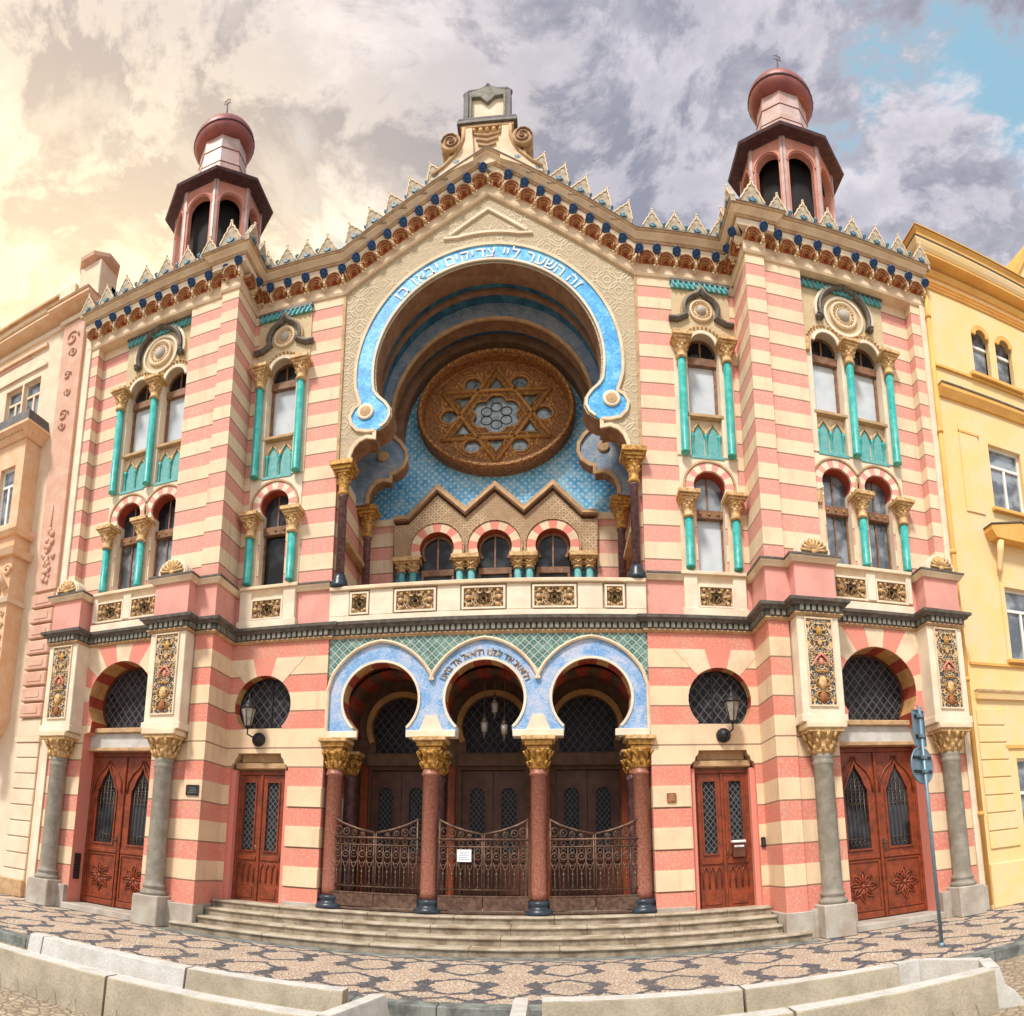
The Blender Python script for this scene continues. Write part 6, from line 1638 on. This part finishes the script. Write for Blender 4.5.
# ================================================================== STREET THINGS
def wall_lamp(s):
    x, y = s * 4.72, -.02
    r = empty('wall_lantern', 'black wall lantern on a ball bracket under the %s round window' % ('left' if s < 0 else 'right'), 'lantern', (x, y, 3.97), group='wall lanterns beside the porch')
    b = MB(); b.lathe([(.02, -.10), (.11, -.09), (.15, -.02), (.15, .02)], 0, -.02, 'iron_dark', 16, 0, axis='y'); b.ball((0, -.06, 0), .125, 'iron_dark', 14)
    b.tube([(0, -.1, 0), (s * .05, -.28, .02), (s * .11, -.36, .06), (s * .11, -.36, .20)], .018, 'iron_dark', 8); b.build('bracket', r)
    b = MB(); cx, cy = s * .11, -.36
    b.lathe([(.03, .18), (.06, .2), (.075, .235)], cx, cy, 'iron_dark', 6, rot=.5)
    for k in range(6):
        a = PI / 3 * (k + .5); b.tube([(cx + .075 * math.cos(a), cy + .075 * math.sin(a), .235), (cx + .16 * math.cos(a), cy + .16 * math.sin(a), .60)], .009, 'iron_dark', 5)
        b.tube([(cx + .16 * math.cos(a), cy + .16 * math.sin(a), .60), (cx + .17 * math.cos(a), cy + .17 * math.sin(a), .66)], [.012, .003], 'iron_dark', 5)
    b.lathe([(.165, .60), (.17, .615), (.10, .70), (.07, .73), (.075, .76), (.03, .79), (.02, .83), (.03, .85), (.006, .94)], cx, cy, 'iron_dark', 6, rot=.5); b.build('lantern_frame', r)
    b = MB(); b.lathe([(.068, .24), (.150, .595)], cx, cy, 'lamp_glass', 6, rot=.5, smooth=False); b.build('lantern_glass', r)
both(wall_lamp)

def boxy(name, x0, x1, y0, y1, z0, z1, mat, label, cat, extra=None, ch=.008):
    r = empty(name, label, cat, ((x0 + x1) / 2, y1, z0))
    b = MB(); ox, oy = (x0 + x1) / 2, y1
    b.box(x0 - ox, x1 - ox, y0 - oy, 0, 0, z1 - z0, mat, ch); b.build('body', r)
    if extra: extra(r, (x1 - x0) / 2, y0 - oy, z1 - z0)
    return r
def mb_extra(r, hw, y, h):
    b = MB(); b.box(-hw - .01, hw + .01, y - .02, .0, h, h + .05, 'white', .01); b.build('lid', r)
    b = MB(); b.box(-hw * .75, hw * .75, y - .006, y - .001, h * .70, h * .82, 'paper'); b.box(-hw * .5, hw * .2, y - .008, y - .0065, h * .74, h * .77, 'ink'); b.build('name_strip', r)
boxy('letter_box', 4.84, 5.10, .12, .235, 1.56, 1.84, 'dark_wood', 'dark letter box with a pale lid on the door under the right round window', 'letter box', mb_extra)
def ic(r, hw, y, h):
    b = MB()
    for k in range(3): b.box(-hw * .5, hw * .5, y - .004, y - .001, h * (.25 + .2 * k), h * (.35 + .2 * k), 'bronze')
    b.build('button', r)
boxy('intercom', 5.385, 5.475, -.045, -.001, 1.72, 1.92, 'iron_dark', 'small black intercom on the pink jamb right of the door with the letter box', 'intercom', ic)
def vent(r, hw, y, h):
    b = MB()
    for k in range(9): b.box(-hw * .8, hw * .8, y - .006, y - .001, h * (.08 + .1 * k), h * (.12 + .1 * k), 'bronze')
    b.build('grating', r)
boxy('vent_cover', -8.86, -8.60 + .0, -.93, -.86, .66, 1.22, 'iron_dark', 'black vent cover on the pink wall beside the far left column', 'vent', vent) if False else None
def plq(r, hw, y, h):
    b = MB(); b.band(rect(-hw * .92, hw * .92, h * .06, h * .94), [(0, y - .004), (0, y), (.006, y), (.006, y - .004)], 'bronze', closed=True)
    for k in range(3): b.box(-hw * (.7 - .1 * k), hw * (.7 - .1 * k), y - .003, y - .001, h * (.28 + .2 * k), h * (.31 + .2 * k), 'grey_dentil')
    b.build('border', r)
boxy('wall_plaque', -5.86, -5.56, YC - .03, YC - .001, 2.66, 2.88, 'iron_dark', 'black rectangular plaque on the striped corner between the two left doors', 'plaque', plq)
boxy('wall_plaque', 3.53, 3.71, -.05, -.023, 2.66, 2.84, 'brown_corbel', 'small brown square plaque on the cream block right of the porch', 'plaque', plq)
b = MB()
vc = boxy('vent_cover', -8.98, -8.78, -1.06, -1.02, .66, 1.24, 'iron_dark', 'black vent cover on the pink door jamb beside the far left column', 'vent', vent); vc.location = (-8.815, -.64, .66); vc.rotation_euler = (0, 0, PI / 2)
boxy('notice_case', -3.30 + .02, -2.98, .52, .60, 2.36, 2.80, 'pale_stone', 'grey notice case on the left side wall inside the porch', 'notice case', plq)

# traffic sign seen from the back
SG = empty('traffic_sign', 'grey traffic sign post seen from behind, rectangular plate over a round one', 'traffic sign', (6.87, -3.96, 0))
b = MB(); b.tube([(0, 0, 0), (0, 0, 3.72)], .030, 'galvanised', 12); b.lathe([(.06, 0), (.055, .05), (.035, .07)], 0, 0, 'galvanised', 12); b.build('pole', SG)
b = MB()
b.box(-.13, .15, .045, .060, 3.10, 3.66, 'galvanised', .005)
for z in (3.22, 3.54): b.box(-.13, .15, .030, .044, z, z + .05, 'iron_dark')
b.band(rect(-.13, .15, 3.10, 3.66), [(0, .03), (0, .06), (.012, .06), (.012, .03)], 'galvanised', closed=True)
o_ = b.build('rectangular_plate', SG); o_.rotation_euler = (0, 0, .42)
b = MB(); b.lathe([(.275, .044), (.29, .030), (.30, .034), (.30, .058), (.01, .060)], 0, 0, 'galvanised', 32, 2.78, axis='y')
for z in (2.66, 2.88): b.box(-.24, .24, .026, .043, z, z + .045, 'iron_dark')
for z in (2.66, 2.88, 3.22, 3.54): b.box(-.045, .045, -.04, .04, z - .005, z + .05, 'galvanised', .006)
o_ = b.build('round_plate', SG); o_.rotation_euler = (0, 0, .42)

# low concrete barrier blocks, set as two open troughs along the kerb
def block(kind, x0, x1, yc, face, label, mat='concrete', endflare=0):
    """profile: upright upper face, sloping toe; face=-1 towards the viewer"""
    r = empty('concrete_barrier', label, 'barrier', ((x0 + x1) / 2, yc, -.14), group='concrete barrier blocks along the kerb')
    h = .41; L = (x1 - x0) / 2 - .006
    prof = [(-.10, h), (-.105, h - .01), (-.13, .20), (-.16, .14), (-.25, .05), (-.265, 0), (.12, 0), (.11, h - .01), (.10, h)]
    prof = [(-a * face * -1, z) for a, z in prof]
    b = MB(); n = 10; vs = []; K = len(prof)
    for i in range(n + 1):
        x = -L + 2 * L * i / n
        for a, z in prof: vs.append((x, a + random.uniform(-.003, .003), z + random.uniform(-.002, .002)))
    fs = [(i * K + k, i * K + (k + 1) % K, (i + 1) * K + (k + 1) % K, (i + 1) * K + k) for i in range(n) for k in range(K)] + [tuple(range(K)), tuple(n * K + k for k in range(K))]
    b.add(vs, fs, mat); b.build('body', r)
    b = MB(); b.box(-L, L, -.098, .098, h - .004, h + .006, 'concrete_light', .006); b.build('top_edge', r)
    if face < 0:
        b = MB(); k = int(2 * L / .28)
        for i in range(k):
            x = -L + .14 + i * .28
            b.tube([(x, -.14, .16), (x + .015, -.20, .09), (x + .02, -.25, .04)], .006, 'concrete', 5)
        b.build('toe_groove', r) if b.v else None
    return r
fy, ny = -5.92, -7.12
LBL = 'concrete block in the %s row of the %s trough, %s'
for (x0, x1, y, f, t, mt) in [
    (-5.10, -4.86, fy, 1, 'pale short end concrete block of the left trough on its pavement side', 'concrete_light'), (-4.85, -2.68, fy, 1, 'pale long concrete block of the left trough, pavement side, leftmost of its two', 'concrete_light'),
    (-2.66, -.82, fy, 1, 'speckled concrete block of the left trough, pavement side, nearer the gap', 'concrete'), (-5.10, -2.91, ny, -1, 'concrete block of the left trough, street side, at the left edge of the photo', 'concrete'),
    (-2.89, -.70, ny, -1, 'concrete block of the left trough, street side, right of the dark open joint', 'concrete'),
    (1.18, 3.20, fy, 1, 'speckled concrete block of the right trough, pavement side, left of the middle joint', 'concrete'), (3.22, 5.00, fy, 1, 'speckled concrete block of the right trough, pavement side, right of the middle joint', 'concrete'),
    (1.00, 3.31, ny, -1, 'concrete block of the right trough, street side, left of its dark joint', 'concrete'), (3.33, 5.45, ny, -1, 'long concrete block of the right trough, street side, ending at the splayed end piece', 'concrete')]:
    block('', x0, x1, y, f, t, mt)
def endpiece(x0, y0, x1, y1, label, flare, mat='concrete_light'):
    """block between two plan points, with a splayed foot on its outer side"""
    r = empty('concrete_barrier', label, 'barrier', (x0, y0, -.14), group='concrete barrier blocks along the kerb')
    h = .41; d_ = Vector((x1 - x0, y1 - y0)); L = d_.length; t = d_.normalized(); nrm = Vector((t.y, -t.x)) * flare
    prof = [(-.07, h), (-.085, 0), (.30, 0), (.29, .05), (.20, .12), (.12, .22), (.075, h)]
    vs = []; K = len(prof); n = 8
    for i in range(n + 1):
        q = t * (L * i / n)
        for a, z in prof: vs.append((q.x + nrm.x * a, q.y + nrm.y * a, z))
    b = MB(); b.add(vs, [(i * K + k, i * K + (k + 1) % K, (i + 1) * K + (k + 1) % K, (i + 1) * K + k) for i in range(n) for k in range(K)] + [tuple(range(K)), tuple(n * K + k for k in range(K))], mat); b.build('body', r)
    b = MB(); b.band([(0, 0), (t.x * L, t.y * L)], [(-.066, h - .004), (.07, h - .004), (.07, h + .008), (-.066, h + .008)], 'concrete_light', plane='xy'); b.build('top_edge', r)
endpiece(-.66, ny, -.44, fy - .1, 'pale splayed end block closing the left trough at the gap', 1)
endpiece(-.80, fy, -.45, fy - .09, 'short pale corner block of the left trough beside the gap', -1) if False else None
endpiece(.98, ny + .05, .98, fy + .05, 'pale end block closing the right trough at the gap', -1)
endpiece(5.48, ny - .02, 5.72, fy - .75, 'whitish splayed end block at the right end of the right trough, nearest the sign', 1)
endpiece(5.70, fy - .72, 5.35, fy - .05, 'pale angled block turning the corner of the right trough below the sign', 1)
endpiece(5.32, fy, 5.02, fy, 'short pale block of the right trough just left of the sign post', 1)
